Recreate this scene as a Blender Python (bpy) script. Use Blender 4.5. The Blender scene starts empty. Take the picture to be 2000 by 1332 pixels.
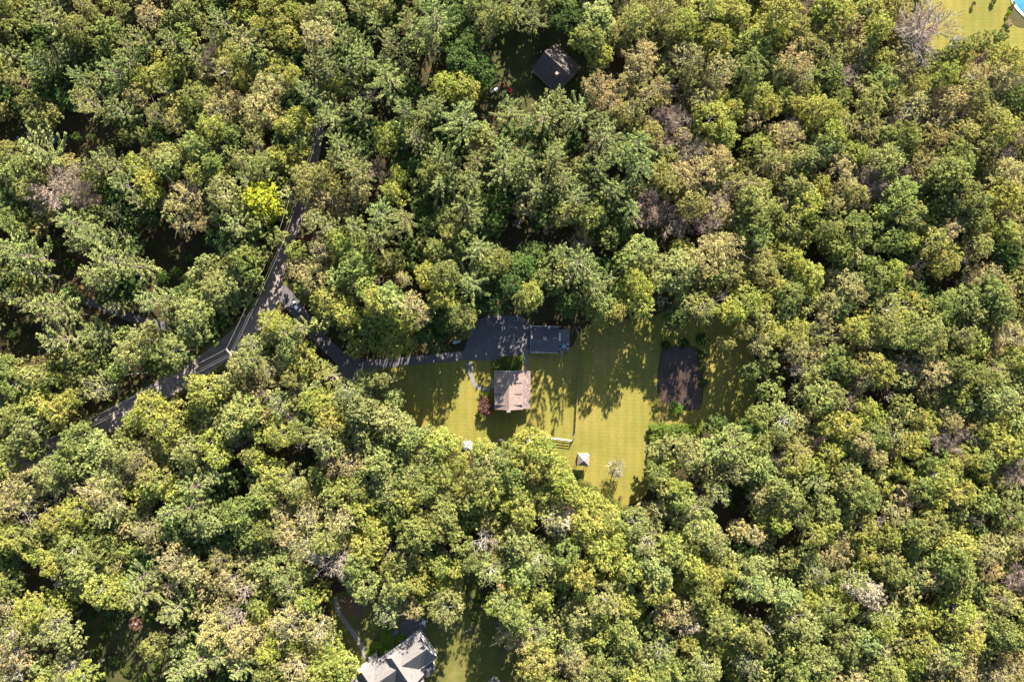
import bpy, math, random
import numpy as np
from mathutils import Vector

# ------------------------------------------------------------------ camera, sky, sun, exposure
SC = bpy.context.scene
COL = SC.collection
H = 238.0                      # height of the drone over the ground
S = 357.0 / 2000.0             # metres on the ground per photo pixel
cam = bpy.data.cameras.new("camera")
cam.lens = 24.0; cam.sensor_width = 36.0; cam.clip_start = 1.0; cam.clip_end = 3000.0
camo = bpy.data.objects.new("camera", cam); COL.objects.link(camo)
camo.location = (0, 0, H); camo.rotation_euler = (0, 0, 0)
SC.camera = camo
SUN_EL, SUN_AZ = math.radians(25.5), math.radians(15)      # azimuth from +Y (top of the photo) towards +X
w = bpy.data.worlds.new("World"); SC.world = w; w.use_nodes = True
nt = w.node_tree; bg = nt.nodes["Background"]
sky = nt.nodes.new("ShaderNodeTexSky"); sky.sky_type = 'NISHITA'; sky.sun_disc = False
sky.sun_elevation = SUN_EL; sky.sun_rotation = SUN_AZ
nt.links.new(sky.outputs[0], bg.inputs[0]); bg.inputs[1].default_value = 0.05
sl = bpy.data.lights.new("sun", 'SUN'); sl.energy = 5.0; sl.angle = math.radians(0.5); sl.color = (1.0, 0.90, 0.76)
so = bpy.data.objects.new("sun", sl); COL.objects.link(so)
sd = Vector((math.cos(SUN_EL)*math.sin(SUN_AZ), math.cos(SUN_EL)*math.cos(SUN_AZ), math.sin(SUN_EL)))
so.rotation_euler = sd.to_track_quat('Z', 'Y').to_euler(); so.location = sd*200
SC.view_settings.view_transform = 'Standard'; SC.view_settings.look = 'None'
SC.view_settings.exposure = 2.5; SC.view_settings.gamma = 1.0
SC.render.engine = 'CYCLES'
SC.cycles.max_bounces = 5; SC.cycles.diffuse_bounces = 2; SC.cycles.glossy_bounces = 2
SC.cycles.transmission_bounces = 3; SC.cycles.transparent_max_bounces = 4

# ------------------------------------------------------------------ helpers
def P(px, py, h=0.0):
    """world x, y of what shows at photo pixel (px, py) when it is h metres up"""
    k = S*(H-h)/H
    return ((px-1000.0)*k, (666.0-py)*k)

def tag(o, label=None, cat=None, group=None, kind=None):
    if label: o['label'] = label
    if cat: o['category'] = cat
    if group: o['group'] = group
    if kind: o['kind'] = kind
    return o

def empty(name, loc=(0, 0, 0), rz=0.0):
    o = bpy.data.objects.new(name, None); COL.objects.link(o)
    o.location = loc; o.rotation_euler = (0, 0, rz); o.empty_display_size = 0.3
    return o

def link_mesh(name, me, mat, parent=None):
    if mat and not me.materials: me.materials.append(mat)
    o = bpy.data.objects.new(name, me); COL.objects.link(o)
    if parent: o.parent = parent
    return o

def np_mesh(name, V, Fs, mat=None):
    """V (n,3); Fs (m,k) equal-sided faces"""
    me = bpy.data.meshes.new(name)
    V = np.asarray(V, np.float32); Fs = np.asarray(Fs, np.int32)
    me.vertices.add(len(V)); me.vertices.foreach_set("co", V.ravel())
    me.loops.add(Fs.size); me.loops.foreach_set("vertex_index", Fs.ravel())
    me.polygons.add(len(Fs))
    me.polygons.foreach_set("loop_start", np.arange(0, Fs.size, Fs.shape[1], dtype=np.int32))
    me.polygons.foreach_set("loop_total", np.full(len(Fs), Fs.shape[1], np.int32))
    me.update(calc_edges=True); me.validate()
    if mat: me.materials.append(mat)
    return me

class MB:
    def __init__(s): s.v = []; s.f = []
    def poly(s, pts):
        n = len(s.v); s.v += [tuple(p) for p in pts]; s.f.append(tuple(range(n, n+len(pts)))); return s
    def box(s, c, d, rz=0.0, tilt=0.0):
        """c centre, d full size, turned by rz about z, tilt about its own x axis"""
        n = len(s.v); cz, sz = math.cos(rz), math.sin(rz); ct, st = math.cos(tilt), math.sin(tilt)
        for x in (-.5, .5):
            for y in (-.5, .5):
                for z in (-.5, .5):
                    X, Y, Z = x*d[0], y*d[1], z*d[2]
                    Y, Z = Y*ct-Z*st, Y*st+Z*ct
                    s.v.append((c[0]+X*cz-Y*sz, c[1]+X*sz+Y*cz, c[2]+Z))
        for q in ((0,1,3,2),(4,6,7,5),(0,4,5,1),(2,3,7,6),(0,2,6,4),(1,5,7,3)): s.f.append(tuple(n+i for i in q))
        return s
    def bar(s, a, b, wd, ht):
        """a rectangular bar from a to b"""
        a, b = Vector(a), Vector(b); d = (b-a).normalized()
        u = d.cross(Vector((0, 0, 1)));
        if u.length < 1e-4: u = Vector((1, 0, 0))
        u.normalize(); v = u.cross(d); n = len(s.v)
        for p in (a, b):
            for i, j in ((-1,-1),(1,-1),(1,1),(-1,1)): s.v.append(tuple(p+u*(i*wd/2)+v*(j*ht/2)))
        for q in ((0,1,2,3),(7,6,5,4),(0,4,5,1),(1,5,6,2),(2,6,7,3),(3,7,4,0)): s.f.append(tuple(n+i for i in q))
        return s
    def tube(s, a, b, r0, r1, k=6, cap=True):
        a, b = Vector(a), Vector(b); d = (b-a)
        if d.length < 1e-6: return s
        d.normalize(); u = d.orthogonal().normalized(); v = d.cross(u); n = len(s.v)
        for p, r in ((a, r0), (b, r1)):
            for i in range(k):
                t = 2*math.pi*i/k; s.v.append(tuple(p+u*(r*math.cos(t))+v*(r*math.sin(t))))
        for i in range(k):
            j = (i+1) % k; s.f.append((n+i, n+j, n+k+j, n+k+i))
        if cap: s.f.append(tuple(n+i for i in range(k))[::-1]); s.f.append(tuple(n+k+i for i in range(k)))
        return s
    def path(s, pts, rs, k=5):
        for i in range(len(pts)-1): s.tube(pts[i], pts[i+1], rs[i], rs[i+1], k, cap=(i == len(pts)-2))
        return s
    def prism(s, pts, z0, z1):
        """pts counter-clockwise (x, y)"""
        n = len(s.v); k = len(pts)
        s.v += [(p[0], p[1], z0) for p in pts]+[(p[0], p[1], z1) for p in pts]
        s.f.append(tuple(n+i for i in range(k))[::-1]); s.f.append(tuple(n+k+i for i in range(k)))
        for i in range(k):
            j = (i+1) % k; s.f.append((n+i, n+j, n+k+j, n+k+i))
        return s
    def slab(s, pts, t):
        """a sheet of 3-D pts given a thickness t downwards"""
        n = len(s.v); k = len(pts)
        s.v += [tuple(p) for p in pts]+[(p[0], p[1], p[2]-t) for p in pts]
        s.f.append(tuple(n+i for i in range(k))); s.f.append(tuple(n+k+i for i in range(k))[::-1])
        for i in range(k):
            j = (i+1) % k; s.f.append((n+i, n+k+i, n+k+j, n+j))
        return s
    def build(s, name, mat, parent=None, bevel=0, smooth=False):
        me = bpy.data.meshes.new(name); me.from_pydata(s.v, [], s.f); me.update()
        if mat: me.materials.append(mat)
        if smooth: me.polygons.foreach_set("use_smooth", [True]*len(me.polygons))
        o = bpy.data.objects.new(name, me); COL.objects.link(o)
        if parent: o.parent = parent
        if bevel:
            m = o.modifiers.new("bevel", 'BEVEL'); m.width = bevel; m.segments = 2; m.limit_method = 'ANGLE'
        return o

# ------------------------------------------------------------------ materials
def mat_new(name):
    m = bpy.data.materials.new(name); m.use_nodes = True
    n = m.node_tree.nodes; n.clear(); out = n.new("ShaderNodeOutputMaterial")
    return m, m.node_tree, out

ALB = 0.72      # the picture is exposed for the dark foliage
def simple(name, col, rough=0.7, metal=0.0, var=0.12, scale=3.0, bump=0.0, spec=0.3):
    col = [c*ALB for c in col]
    m, t, out = mat_new(name); N, L = t.nodes, t.links
    b = N.new("ShaderNodeBsdfPrincipled"); b.inputs['Roughness'].default_value = rough
    b.inputs['Metallic'].default_value = metal; b.inputs['Specular IOR Level'].default_value = spec
    tc = N.new("ShaderNodeTexCoord"); no = N.new("ShaderNodeTexNoise")
    no.inputs['Scale'].default_value = scale; no.inputs['Detail'].default_value = 5
    L.new(tc.outputs['Object'], no.inputs['Vector'])
    mx = N.new("ShaderNodeMix"); mx.data_type = 'RGBA'
    mx.inputs['A'].default_value = (*[c*(1-var) for c in col], 1); mx.inputs['B'].default_value = (*[min(1, c*(1+var)) for c in col], 1)
    L.new(no.outputs['Fac'], mx.inputs['Factor']); L.new(mx.outputs['Result'], b.inputs['Base Color'])
    if bump:
        bp = N.new("ShaderNodeBump"); bp.inputs['Strength'].default_value = bump; bp.inputs['Distance'].default_value = 0.05
        L.new(no.outputs['Fac'], bp.inputs['Height']); L.new(bp.outputs['Normal'], b.inputs['Normal'])
    L.new(b.outputs[0], out.inputs[0]); return m

def ramp(N, pts):
    r = N.new("ShaderNodeValToRGB"); e = r.color_ramp.elements
    e[0].position, e[0].color = pts[0][0], (*pts[0][1], 1); e[1].position, e[1].color = pts[-1][0], (*pts[-1][1], 1)
    for p, c in pts[1:-1]:
        q = e.new(p); q.color = (*c, 1)
    return r

def leaf_mat(name, translucent=0.38, spread=0.35):
    m, t, out = mat_new(name); N, L = t.nodes, t.links
    oi = N.new("ShaderNodeObjectInfo"); g = N.new("ShaderNodeNewGeometry")
    hsv = N.new("ShaderNodeHueSaturation")
    mr = N.new("ShaderNodeMapRange"); mr.inputs['To Min'].default_value = 1-spread; mr.inputs['To Max'].default_value = 1+spread
    L.new(g.outputs['Random Per Island'], mr.inputs['Value']); L.new(mr.outputs[0], hsv.inputs['Value'])
    wn = N.new("ShaderNodeTexWhiteNoise"); wn.noise_dimensions = '1D'; L.new(g.outputs['Random Per Island'], wn.inputs['W'])
    mh = N.new("ShaderNodeMapRange"); mh.inputs['To Min'].default_value = 0.475; mh.inputs['To Max'].default_value = 0.515
    L.new(wn.outputs['Value'], mh.inputs['Value']); L.new(mh.outputs[0], hsv.inputs['Hue'])
    gn = N.new("ShaderNodeTexNoise"); gn.inputs['Scale'].default_value = 0.28; gn.inputs['Detail'].default_value = 3; L.new(g.outputs['Position'], gn.inputs['Vector'])
    gh = N.new("ShaderNodeMapRange"); gh.inputs['From Min'].default_value = .3; gh.inputs['From Max'].default_value = .7; gh.inputs['To Min'].default_value = .478; gh.inputs['To Max'].default_value = .522
    gv = N.new("ShaderNodeMapRange"); gv.inputs['From Min'].default_value = .3; gv.inputs['From Max'].default_value = .7; gv.inputs['To Min'].default_value = 1.2; gv.inputs['To Max'].default_value = .8
    L.new(gn.outputs['Fac'], gh.inputs['Value']); L.new(gn.outputs['Fac'], gv.inputs['Value'])
    pre = N.new("ShaderNodeHueSaturation"); L.new(gh.outputs[0], pre.inputs['Hue']); L.new(gv.outputs[0], pre.inputs['Value'])
    L.new(oi.outputs['Color'], pre.inputs['Color']); L.new(pre.outputs[0], hsv.inputs['Color'])
    d = N.new("ShaderNodeBsdfDiffuse"); L.new(hsv.outputs[0], d.inputs[0])
    tr = N.new("ShaderNodeBsdfTranslucent"); hs2 = N.new("ShaderNodeHueSaturation"); hs2.inputs['Value'].default_value = 1.25
    hs2.inputs['Saturation'].default_value = 1.1; hs2.inputs['Hue'].default_value = 0.485
    L.new(hsv.outputs[0], hs2.inputs['Color']); L.new(hs2.outputs[0], tr.inputs[0])
    mx = N.new("ShaderNodeMixShader"); mx.inputs[0].default_value = translucent
    L.new(d.outputs[0], mx.inputs[1]); L.new(tr.outputs[0], mx.inputs[2])
    L.new(mx.outputs[0], out.inputs[0]); return m

def bark_mat():
    m, t, out = mat_new("bark"); N, L = t.nodes, t.links
    oi = N.new("ShaderNodeObjectInfo"); g = N.new("ShaderNodeNewGeometry")
    no = N.new("ShaderNodeTexNoise"); no.inputs['Scale'].default_value = 6; no.inputs['Detail'].default_value = 4
    tc = N.new("ShaderNodeTexCoord"); L.new(tc.outputs['Object'], no.inputs['Vector'])
    mr = N.new("ShaderNodeMapRange"); mr.inputs['To Min'].default_value = 0.6; mr.inputs['To Max'].default_value = 1.4
    L.new(no.outputs['Fac'], mr.inputs['Value'])
    hsv = N.new("ShaderNodeHueSaturation"); L.new(oi.outputs['Color'], hsv.inputs['Color']); L.new(mr.outputs[0], hsv.inputs['Value'])
    b = N.new("ShaderNodeBsdfPrincipled"); b.inputs['Roughness'].default_value = 0.9; b.inputs['Specular IOR Level'].default_value = 0.1
    L.new(hsv.outputs[0], b.inputs['Base Color']); L.new(b.outputs[0], out.inputs[0]); return m

LEAF = leaf_mat("leaf_foliage"); NEEDLE = leaf_mat("needle_foliage", 0.2, 0.32); BARK = bark_mat()

def ground_mat(name, stops, scale, scale2=0.35, fine=14.0, rough=0.95, fine_amt=0.35, stripes=None, bump=0.3, worldspace=True):
    """noise-coloured ground; stripes = (angle, wavelength, amount) mown lines"""
    stops = [(p_, tuple(c*ALB for c in q_)) for p_, q_ in stops]
    m, t, out = mat_new(name); N, L = t.nodes, t.links
    g = N.new("ShaderNodeNewGeometry")
    n1 = N.new("ShaderNodeTexNoise"); n1.inputs['Scale'].default_value = scale; n1.inputs['Detail'].default_value = 8; n1.inputs['Roughness'].default_value = 0.62
    n2 = N.new("ShaderNodeTexNoise"); n2.inputs['Scale'].default_value = fine; n2.inputs['Detail'].default_value = 3
    L.new(g.outputs['Position'], n1.inputs['Vector']); L.new(g.outputs['Position'], n2.inputs['Vector'])
    r = ramp(N, stops); L.new(n1.outputs['Fac'], r.inputs[0])
    hsv = N.new("ShaderNodeHueSaturation"); mr = N.new("ShaderNodeMapRange")
    mr.inputs['From Min'].default_value = 0.25; mr.inputs['From Max'].default_value = 0.75
    mr.inputs['To Min'].default_value = 1-fine_amt; mr.inputs['To Max'].default_value = 1+fine_amt
    L.new(n2.outputs['Fac'], mr.inputs['Value']); last = mr.outputs[0]
    for ang, wl, amt in (stripes or []):
        mp = N.new("ShaderNodeMapping"); mp.inputs['Rotation'].default_value = (0, 0, ang); L.new(g.outputs['Position'], mp.inputs['Vector'])
        wv = N.new("ShaderNodeTexWave"); wv.inputs['Scale'].default_value = 0.314/wl; wv.inputs['Distortion'].default_value = 5.0
        wv.inputs['Detail'].default_value = 3; wv.inputs['Detail Scale'].default_value = 0.25
        L.new(mp.outputs[0], wv.inputs['Vector'])
        m2 = N.new("ShaderNodeMapRange"); m2.inputs['To Min'].default_value = 1-amt; m2.inputs['To Max'].default_value = 1+amt
        L.new(wv.outputs['Fac'], m2.inputs['Value'])
        mu = N.new("ShaderNodeMath"); mu.operation = 'MULTIPLY'; L.new(last, mu.inputs[0]); L.new(m2.outputs[0], mu.inputs[1]); last = mu.outputs[0]
    L.new(last, hsv.inputs['Value']); L.new(r.outputs[0], hsv.inputs['Color'])
    b = N.new("ShaderNodeBsdfPrincipled"); b.inputs['Roughness'].default_value = rough; b.inputs['Specular IOR Level'].default_value = 0.15
    L.new(hsv.outputs[0], b.inputs['Base Color'])
    bp = N.new("ShaderNodeBump"); bp.inputs['Strength'].default_value = bump; bp.inputs['Distance'].default_value = 0.15
    L.new(n2.outputs['Fac'], bp.inputs['Height']); L.new(bp.outputs['Normal'], b.inputs['Normal'])
    L.new(b.outputs[0], out.inputs[0]); return m

def shingle_mat(name, col, var=0.25, row=0.25):
    col = [c*ALB for c in col]
    m, t, out = mat_new(name); N, L = t.nodes, t.links
    tc = N.new("ShaderNodeTexCoord"); br = N.new("ShaderNodeTexBrick")
    br.inputs['Color1'].default_value = (*[c*(1-var) for c in col], 1); br.inputs['Color2'].default_value = (*[c*(1+var) for c in col], 1)
    br.inputs['Mortar'].default_value = (*[c*0.6 for c in col], 1); br.inputs['Scale'].default_value = 1.0
    br.inputs['Mortar Size'].default_value = 0.012; br.inputs['Brick Width'].default_value = 0.45; br.inputs['Row Height'].default_value = row
    L.new(tc.outputs['Object'], br.inputs['Vector'])
    no = N.new("ShaderNodeTexNoise"); no.inputs['Scale'].default_value = 0.8; no.inputs['Detail'].default_value = 7; L.new(tc.outputs['Object'], no.inputs['Vector'])
    mr = N.new("ShaderNodeMapRange"); mr.inputs['From Min'].default_value = .3; mr.inputs['From Max'].default_value = .7
    mr.inputs['To Min'].default_value = 0.88; mr.inputs['To Max'].default_value = 1.12; L.new(no.outputs['Fac'], mr.inputs['Value'])
    hsv = N.new("ShaderNodeHueSaturation"); L.new(br.outputs['Color'], hsv.inputs['Color']); L.new(mr.outputs[0], hsv.inputs['Value'])
    b = N.new("ShaderNodeBsdfPrincipled"); b.inputs['Roughness'].default_value = 0.85; b.inputs['Specular IOR Level'].default_value = 0.2
    L.new(hsv.outputs[0], b.inputs['Base Color']); L.new(b.outputs[0], out.inputs[0]); return m

M = {
 'floor': ground_mat("forest_floor", [(0.25,(.035,.026,.016)),(0.45,(.06,.042,.022)),(0.55,(.045,.05,.018)),(0.62,(.09,.055,.026)),(0.8,(.12,.075,.03))], 0.12, fine=5, fine_amt=0.5),
 'lawn': ground_mat("mown_lawn", [(0.3,(.14,.148,.032)),(0.45,(.195,.182,.038)),(0.58,(.235,.20,.046)),(0.72,(.30,.23,.062))], 0.045, fine=3, fine_amt=0.30, stripes=[(math.pi/2+.03, 1.3, .035), (.02, 3.1, .05)], bump=0.3),
 'rough_lawn': ground_mat("rough_lawn", [(0.3,(.07,.08,.024)),(0.5,(.11,.115,.03)),(0.7,(.19,.165,.05))], 0.09, fine=5, fine_amt=0.35),
 'shade_tinted_lawn': ground_mat("shade_tinted_grass", [(0.3,(.03,.035,.014)),(0.5,(.055,.062,.02)),(0.7,(.10,.085,.03))], 0.14, fine=4, fine_amt=0.5),  # darker copy of the rough lawn, clearing shade put into its colour
 'asphalt': ground_mat("weathered_asphalt", [(0.3,(.24,.205,.185)),(0.55,(.31,.26,.235)),(0.75,(.37,.31,.275))], 0.25, fine=6, fine_amt=0.12, bump=0.05),
 'drive': ground_mat("driveway_asphalt", [(0.3,(.105,.1,.108)),(0.55,(.13,.123,.13)),(0.75,(.165,.15,.155))], 0.3, fine=6, fine_amt=0.12, bump=0.05),
 'verge': ground_mat("dry_verge", [(0.3,(.13,.09,.04)),(0.55,(.24,.155,.06)),(0.75,(.15,.13,.045))], 0.2, fine=5, fine_amt=0.3),
 'path': ground_mat("stone_path", [(0.3,(.17,.165,.155)),(0.7,(.25,.24,.225))], 1.2, fine=5, fine_amt=0.25, bump=0.2),
 'bank': ground_mat("pond_bank", [(0.3,(.05,.05,.02)),(0.7,(.10,.085,.035))], 0.4, fine=5, fine_amt=0.4),
 'patio': ground_mat("patio", [(0.3,(.10,.095,.10)),(0.7,(.17,.15,.15))], 0.6, fine=6, fine_amt=0.2),
 'roof_brown': shingle_mat("brown_shingles", (.27,.205,.18), .10),
 'roof_dark': shingle_mat("dark_shingles", (.11,.105,.12), .15),
  'roof_cabin': shingle_mat('weathered_dark_shingles', (.10,.085,.082), .18),
 'roof_grey': shingle_mat("pale_grey_shingles", (.185,.175,.175), .12),
 'roof_porch': shingle_mat("porch_shingles", (.23,.175,.165), .28, .7),
 'wall_tan': simple("tan_clapboard", (.38,.33,.25), scale=1.2), 'wall_white': simple("white_clapboard", (.7,.7,.68), scale=1.2),
 'wall_grey': simple("grey_clapboard", (.32,.33,.33), scale=1.2),
 'white': simple("white_paint", (.75,.75,.73), .5, var=.05), 'glass': simple("window_glass", (.03,.035,.045), .08, spec=.8, var=.1),
 'brick': simple("chimney_brick", (.42,.30,.25), scale=8, var=.3), 'wood': simple("weathered_wood", (.33,.28,.22), scale=4, var=.3),
 'pale_wood': simple("pale_wood", (.55,.50,.42), scale=4, var=.2), 'deck': simple("deck_boards", (.17,.165,.17), scale=2, var=.25),
 'metal': simple("galvanised_metal", (.5,.5,.5), .4, .6), 'dark': simple("dark_plastic", (.03,.03,.035), .5),
 'rug': simple("pale_rug", (.42,.43,.47), .9, scale=3), 'stone': simple("grey_stone", (.22,.205,.18), .9, scale=2, var=.3, bump=.5),
 'soil': simple("brown_soil", (.16,.085,.055), .95, scale=3, var=.4, bump=.5),
 'silver': simple("silver_paint", (1.15,1.17,1.22), .3, .5, var=.02), 'tyre': simple("tyre_rubber", (.02,.02,.02), .8),
 'rim': simple("wheel_rim", (.5,.5,.5), .3, .8), 'lamp': simple("headlight_glass", (.7,.7,.7), .1), 'tail': simple("taillight_red", (.4,.02,.02), .2),
 'red': simple("red_paint", (.50,.015,.03), .4), 'darkred': simple("dark_red_paint", (.25,.02,.02), .4),
 'blue': simple("blue_vinyl", (.03,.10,.45), .5), 'bluepale': simple("pale_blue_cover", (.35,.45,.62), .5),
 'poolrim': simple("pool_rim", (.75,.75,.74), .5, var=.05), 'trampbed': simple("dark_mesh_bed", (.006,.008,.03), .6),
 'wire': simple("cable", (.42,.42,.40), .5), 'pole': simple("utility_pole_wood", (.36,.31,.26), .9, scale=5, var=.3),
 'palebark': simple("pale_bark", (.50,.46,.40), .9, scale=3, var=.25),
}
def water_mat(name, c1, c2, rough, scale, light=False):
    m, t, out = mat_new(name); N, L = t.nodes, t.links
    g = N.new("ShaderNodeNewGeometry"); n1 = N.new("ShaderNodeTexNoise"); n1.inputs['Scale'].default_value = scale; n1.inputs['Detail'].default_value = 6
    L.new(g.outputs['Position'], n1.inputs['Vector']); r = ramp(N, [(0.35, c1), (0.65, c2)]); L.new(n1.outputs['Fac'], r.inputs[0])
    b = N.new("ShaderNodeBsdfPrincipled"); b.inputs['Roughness'].default_value = rough; b.inputs['IOR'].default_value = 1.33
    L.new(r.outputs[0], b.inputs['Base Color']); L.new(b.outputs[0], out.inputs[0])
    n2 = N.new("ShaderNodeTexNoise"); n2.inputs['Scale'].default_value = 3; L.new(g.outputs['Position'], n2.inputs['Vector'])
    bp = N.new("ShaderNodeBump"); bp.inputs['Strength'].default_value = .08; bp.inputs['Distance'].default_value = .05
    L.new(n2.outputs['Fac'], bp.inputs['Height']); L.new(bp.outputs['Normal'], b.inputs['Normal'])
    return m
M['pond'] = water_mat("murky_pond_water", (.030,.022,.018), (.062,.042,.032), .06, .22)
M['pool'] = water_mat("pool_water", (.03,.13,.40), (.05,.19,.50), .04, .3)
M['hole'] = water_mat("dark_pool_water", (.004,.006,.05), (.006,.01,.08), .05, .5)

# ------------------------------------------------------------------ the setting
def to_world(poly, h=0.0): return [P(x, y, h) for x, y in poly]
def ccw(p):
    a = sum(p[i][0]*p[(i+1) % len(p)][1]-p[(i+1) % len(p)][0]*p[i][1] for i in range(len(p)))
    return p if a > 0 else p[::-1]
def smooth_poly(pts, n=2, jitter=0.0, seed=1):
    """round off a closed outline (Chaikin) and roughen it a little"""
    rnd = random.Random(seed); p = list(pts)
    for _ in range(n):
        q = []
        for i in range(len(p)):
            a, b = p[i], p[(i+1) % len(p)]
            q += [(a[0]*.75+b[0]*.25, a[1]*.75+b[1]*.25), (a[0]*.25+b[0]*.75, a[1]*.25+b[1]*.75)]
        p = q
    if jitter: p = [(x+rnd.uniform(-jitter, jitter), y+rnd.uniform(-jitter, jitter)) for x, y in p]
    return p
def sheet(name, poly, z, mat, smooth=0, jitter=0.0, thick=0.0):
    p = smooth_poly(poly, smooth, jitter) if smooth else poly
    w_ = ccw(to_world(p)); mb = MB()
    mb.poly([(x, y, z) for x, y in w_])
    o = mb.build(name, mat); o['kind'] = 'structure'
    return o, p
def ribbon(pts, widths, sub=6):
    """closed outline in photo pixels of a band along a Catmull-Rom line"""
    c = []; ws = []
    for i in range(len(pts)-1):
        p0 = pts[max(0, i-1)]; p1 = pts[i]; p2 = pts[i+1]; p3 = pts[min(len(pts)-1, i+2)]
        for k in range(sub):
            t = k/sub
            c.append(tuple(0.5*((2*p1[a])+(-p0[a]+p2[a])*t+(2*p0[a]-5*p1[a]+4*p2[a]-p3[a])*t*t+(-p0[a]+3*p1[a]-3*p2[a]+p3[a])*t**3) for a in (0, 1)))
            ws.append(widths[i]*(1-t)+widths[i+1]*t)
    c.append(pts[-1]); ws.append(widths[-1]); L_, R_ = [], []
    for i in range(len(c)):
        a = c[max(0, i-1)]; b = c[min(len(c)-1, i+1)]; d = math.hypot(b[0]-a[0], b[1]-a[1])
        nx, ny = -(b[1]-a[1])/d, (b[0]-a[0])/d
        L_.append((c[i][0]+nx*ws[i]/2, c[i][1]+ny*ws[i]/2)); R_.append((c[i][0]-nx*ws[i]/2, c[i][1]-ny*ws[i]/2))
    return L_, R_
def band(name, pts, widths, z, mat, lift=0.0):
    L_, R_ = ribbon(pts, widths); mb = MB()
    n = len(L_)
    for i in range(n): 
        for q in (L_[i], R_[i]): mb.v.append((*P(*q), z))
    for i in range(n-1): mb.f.append((2*i, 2*i+1, 2*i+3, 2*i+2))
    o = mb.build(name, mat); o['kind'] = 'structure'; return L_+R_[::-1]

g = MB(); g.poly([(-700, -600, 0), (700, -600, 0), (700, 600, 0), (-700, 600, 0)]); gr = g.build("ground", M['floor']); gr['kind'] = 'structure'

LAWN = [(700,712),(800,708),(905,704),(985,700),(1030,694),(1037,688),(1113,688),(1136,640),(1180,628),(1260,622),(1330,600),(1420,600),(1468,630),(1476,700),(1478,800),(1420,840),(1345,846),(1266,828),(1266,900),(1274,935),(1258,975),(1215,990),(1175,968),(1130,930),(1095,905),(1040,885),(975,888),(930,885),(880,885),(820,862),(775,815),(745,770),(705,750)]
_, lawn_p = sheet("lawn", LAWN, 0.03, M['lawn'], 1, .6)
YARD_TOP = [(955,70),(1010,30),(1080,50),(1150,90),(1175,150),(1120,210),(1050,215),(985,225),(940,200),(930,130)]
sheet("yard_grass", YARD_TOP, 0.03, M['shade_tinted_lawn'], 2, 1)
POOL_LAWN = [(1740,-60),(2150,-60),(2150,150),(1990,160),(1950,110),(1850,112),(1790,80)]
sheet("pool_lawn", POOL_LAWN, 0.03, M['lawn'], 1, 1)
LOW_LAWN = [(640,1160),(700,1150),(790,1170),(880,1130),(905,1075),(935,1080),(940,1190),(1000,1225),(1040,1290),(1050,1400),(600,1400),(600,1300),(650,1260),(650,1200)]
sheet("lower_lawn", LOW_LAWN, 0.03, M['rough_lawn'], 2, 1)
LEFT_LAWN = [(165,1185),(235,1170),(300,1180),(318,1250),(330,1400),(175,1400),(165,1290)]
sheet("left_lawn", LEFT_LAWN, 0.03, M['shade_tinted_lawn'], 2, 1)
GLADE = [(150,555),(185,548),(200,580),(175,600),(148,590)]
sheet("sunlit_clearing", GLADE, 0.03, M['verge'], 2, 1)
sheet("sunlit_bank", [(85,688),(140,690),(150,712),(100,716)], 0.03, M['verge'], 2, 1)
ROADPTS = [(-160,985),(-40,925),(60,893),(140,858),(205,826),(255,797),(300,771),(350,742),(402,710),(447,676),(486,640),(514,606),(532,570),(542,530),(556,490),(574,445),(588,403),(602,350),(614,300),(622,250),(628,180),(635,100),(645,0),(655,-120)]
ROADW = [40]*9+[40,40,38,34,27,24,22,20]+[22]*7
band("road_verge", ROADPTS[:14], [x+15 for x in ROADW[:14]], 0.045, M['rough_lawn'])
band("upper_verge", [(x-5, y) for x, y in ROADPTS[13:]], [x+10 for x in ROADW[13:]], 0.05, M['verge'])
road_p = band("road", ROADPTS, ROADW, 0.09, M['asphalt'])
SIDE = [(538,560),(566,588),(598,628),(632,668),(664,700),(682,735),(686,775)]
side_p = band("side_road", SIDE, [30,30,27,26,26,30,30], 0.07, M['drive'])
drive_p = band("driveway", [(668,706),(715,712),(780,707),(850,700),(925,692)], [34,20,18,17,18], 0.11, M['drive'])
PAD = [(905,702),(905,688),(918,650),(930,628),(945,619),(965,616),(1037,617),(1037,686),(1024,686),(1000,697),(974,703),(934,704)]
sheet("parking_pad", PAD, 0.13, M['drive'], 1)
band("shaded_lane", [(150,586),(185,592),(230,610),(285,630),(340,640)], [14,15,17,18,18], 0.05, M['drive'])
PATH = [(917,707),(918,722),(922,742),(931,755),(945,760),(957,762)]
path_p = band("front_path", PATH, [13,11,8,8,8,8], 0.06, M['path'])
band("back_path", [(1029,728),(1028,705),(1028,685)], [9,9,9], 0.06, M['path'])
band("garden_path", [(655,1165),(660,1190),(672,1212),(690,1235),(706,1262),(716,1285)], [9,9,9,9,9,9], 0.06, M['path'])
band("stone_path", [(776,1230),(768,1242),(766,1255),(770,1266)], [8,8,8,9], 0.06, M['path'])
sheet("terrace", [(780,1215),(800,1200),(830,1205),(835,1225),(815,1240),(785,1252)], 0.05, M['patio'], 1)
sheet("mulch_bed", [(668,1162),(700,1165),(716,1190),(700,1205),(680,1195),(672,1215),(664,1190)], 0.045, simple("red_mulch", (.15,.085,.05), .95, scale=2, var=.4), 2)
sheet("pool_terrace", [(1968,42),(1975,20),(1990,-40),(2150,-60),(2150,70),(1995,58)], 0.06, M['bank'], 1)
POND = [(1294,684),(1310,680),(1352,678),(1366,690),(1369,730),(1371,765),(1366,797),(1340,798),(1310,793),(1288,780),(1286,755),(1290,715)]
sheet("pond_bank", [(x+(x-1328)*.10, y+(y-738)*.08) for x, y in POND], 0.04, M['bank'], 1, 1)
pond_o, pond_p = sheet("pond", POND, 0.07, M['pond'], 2, .9)

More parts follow.
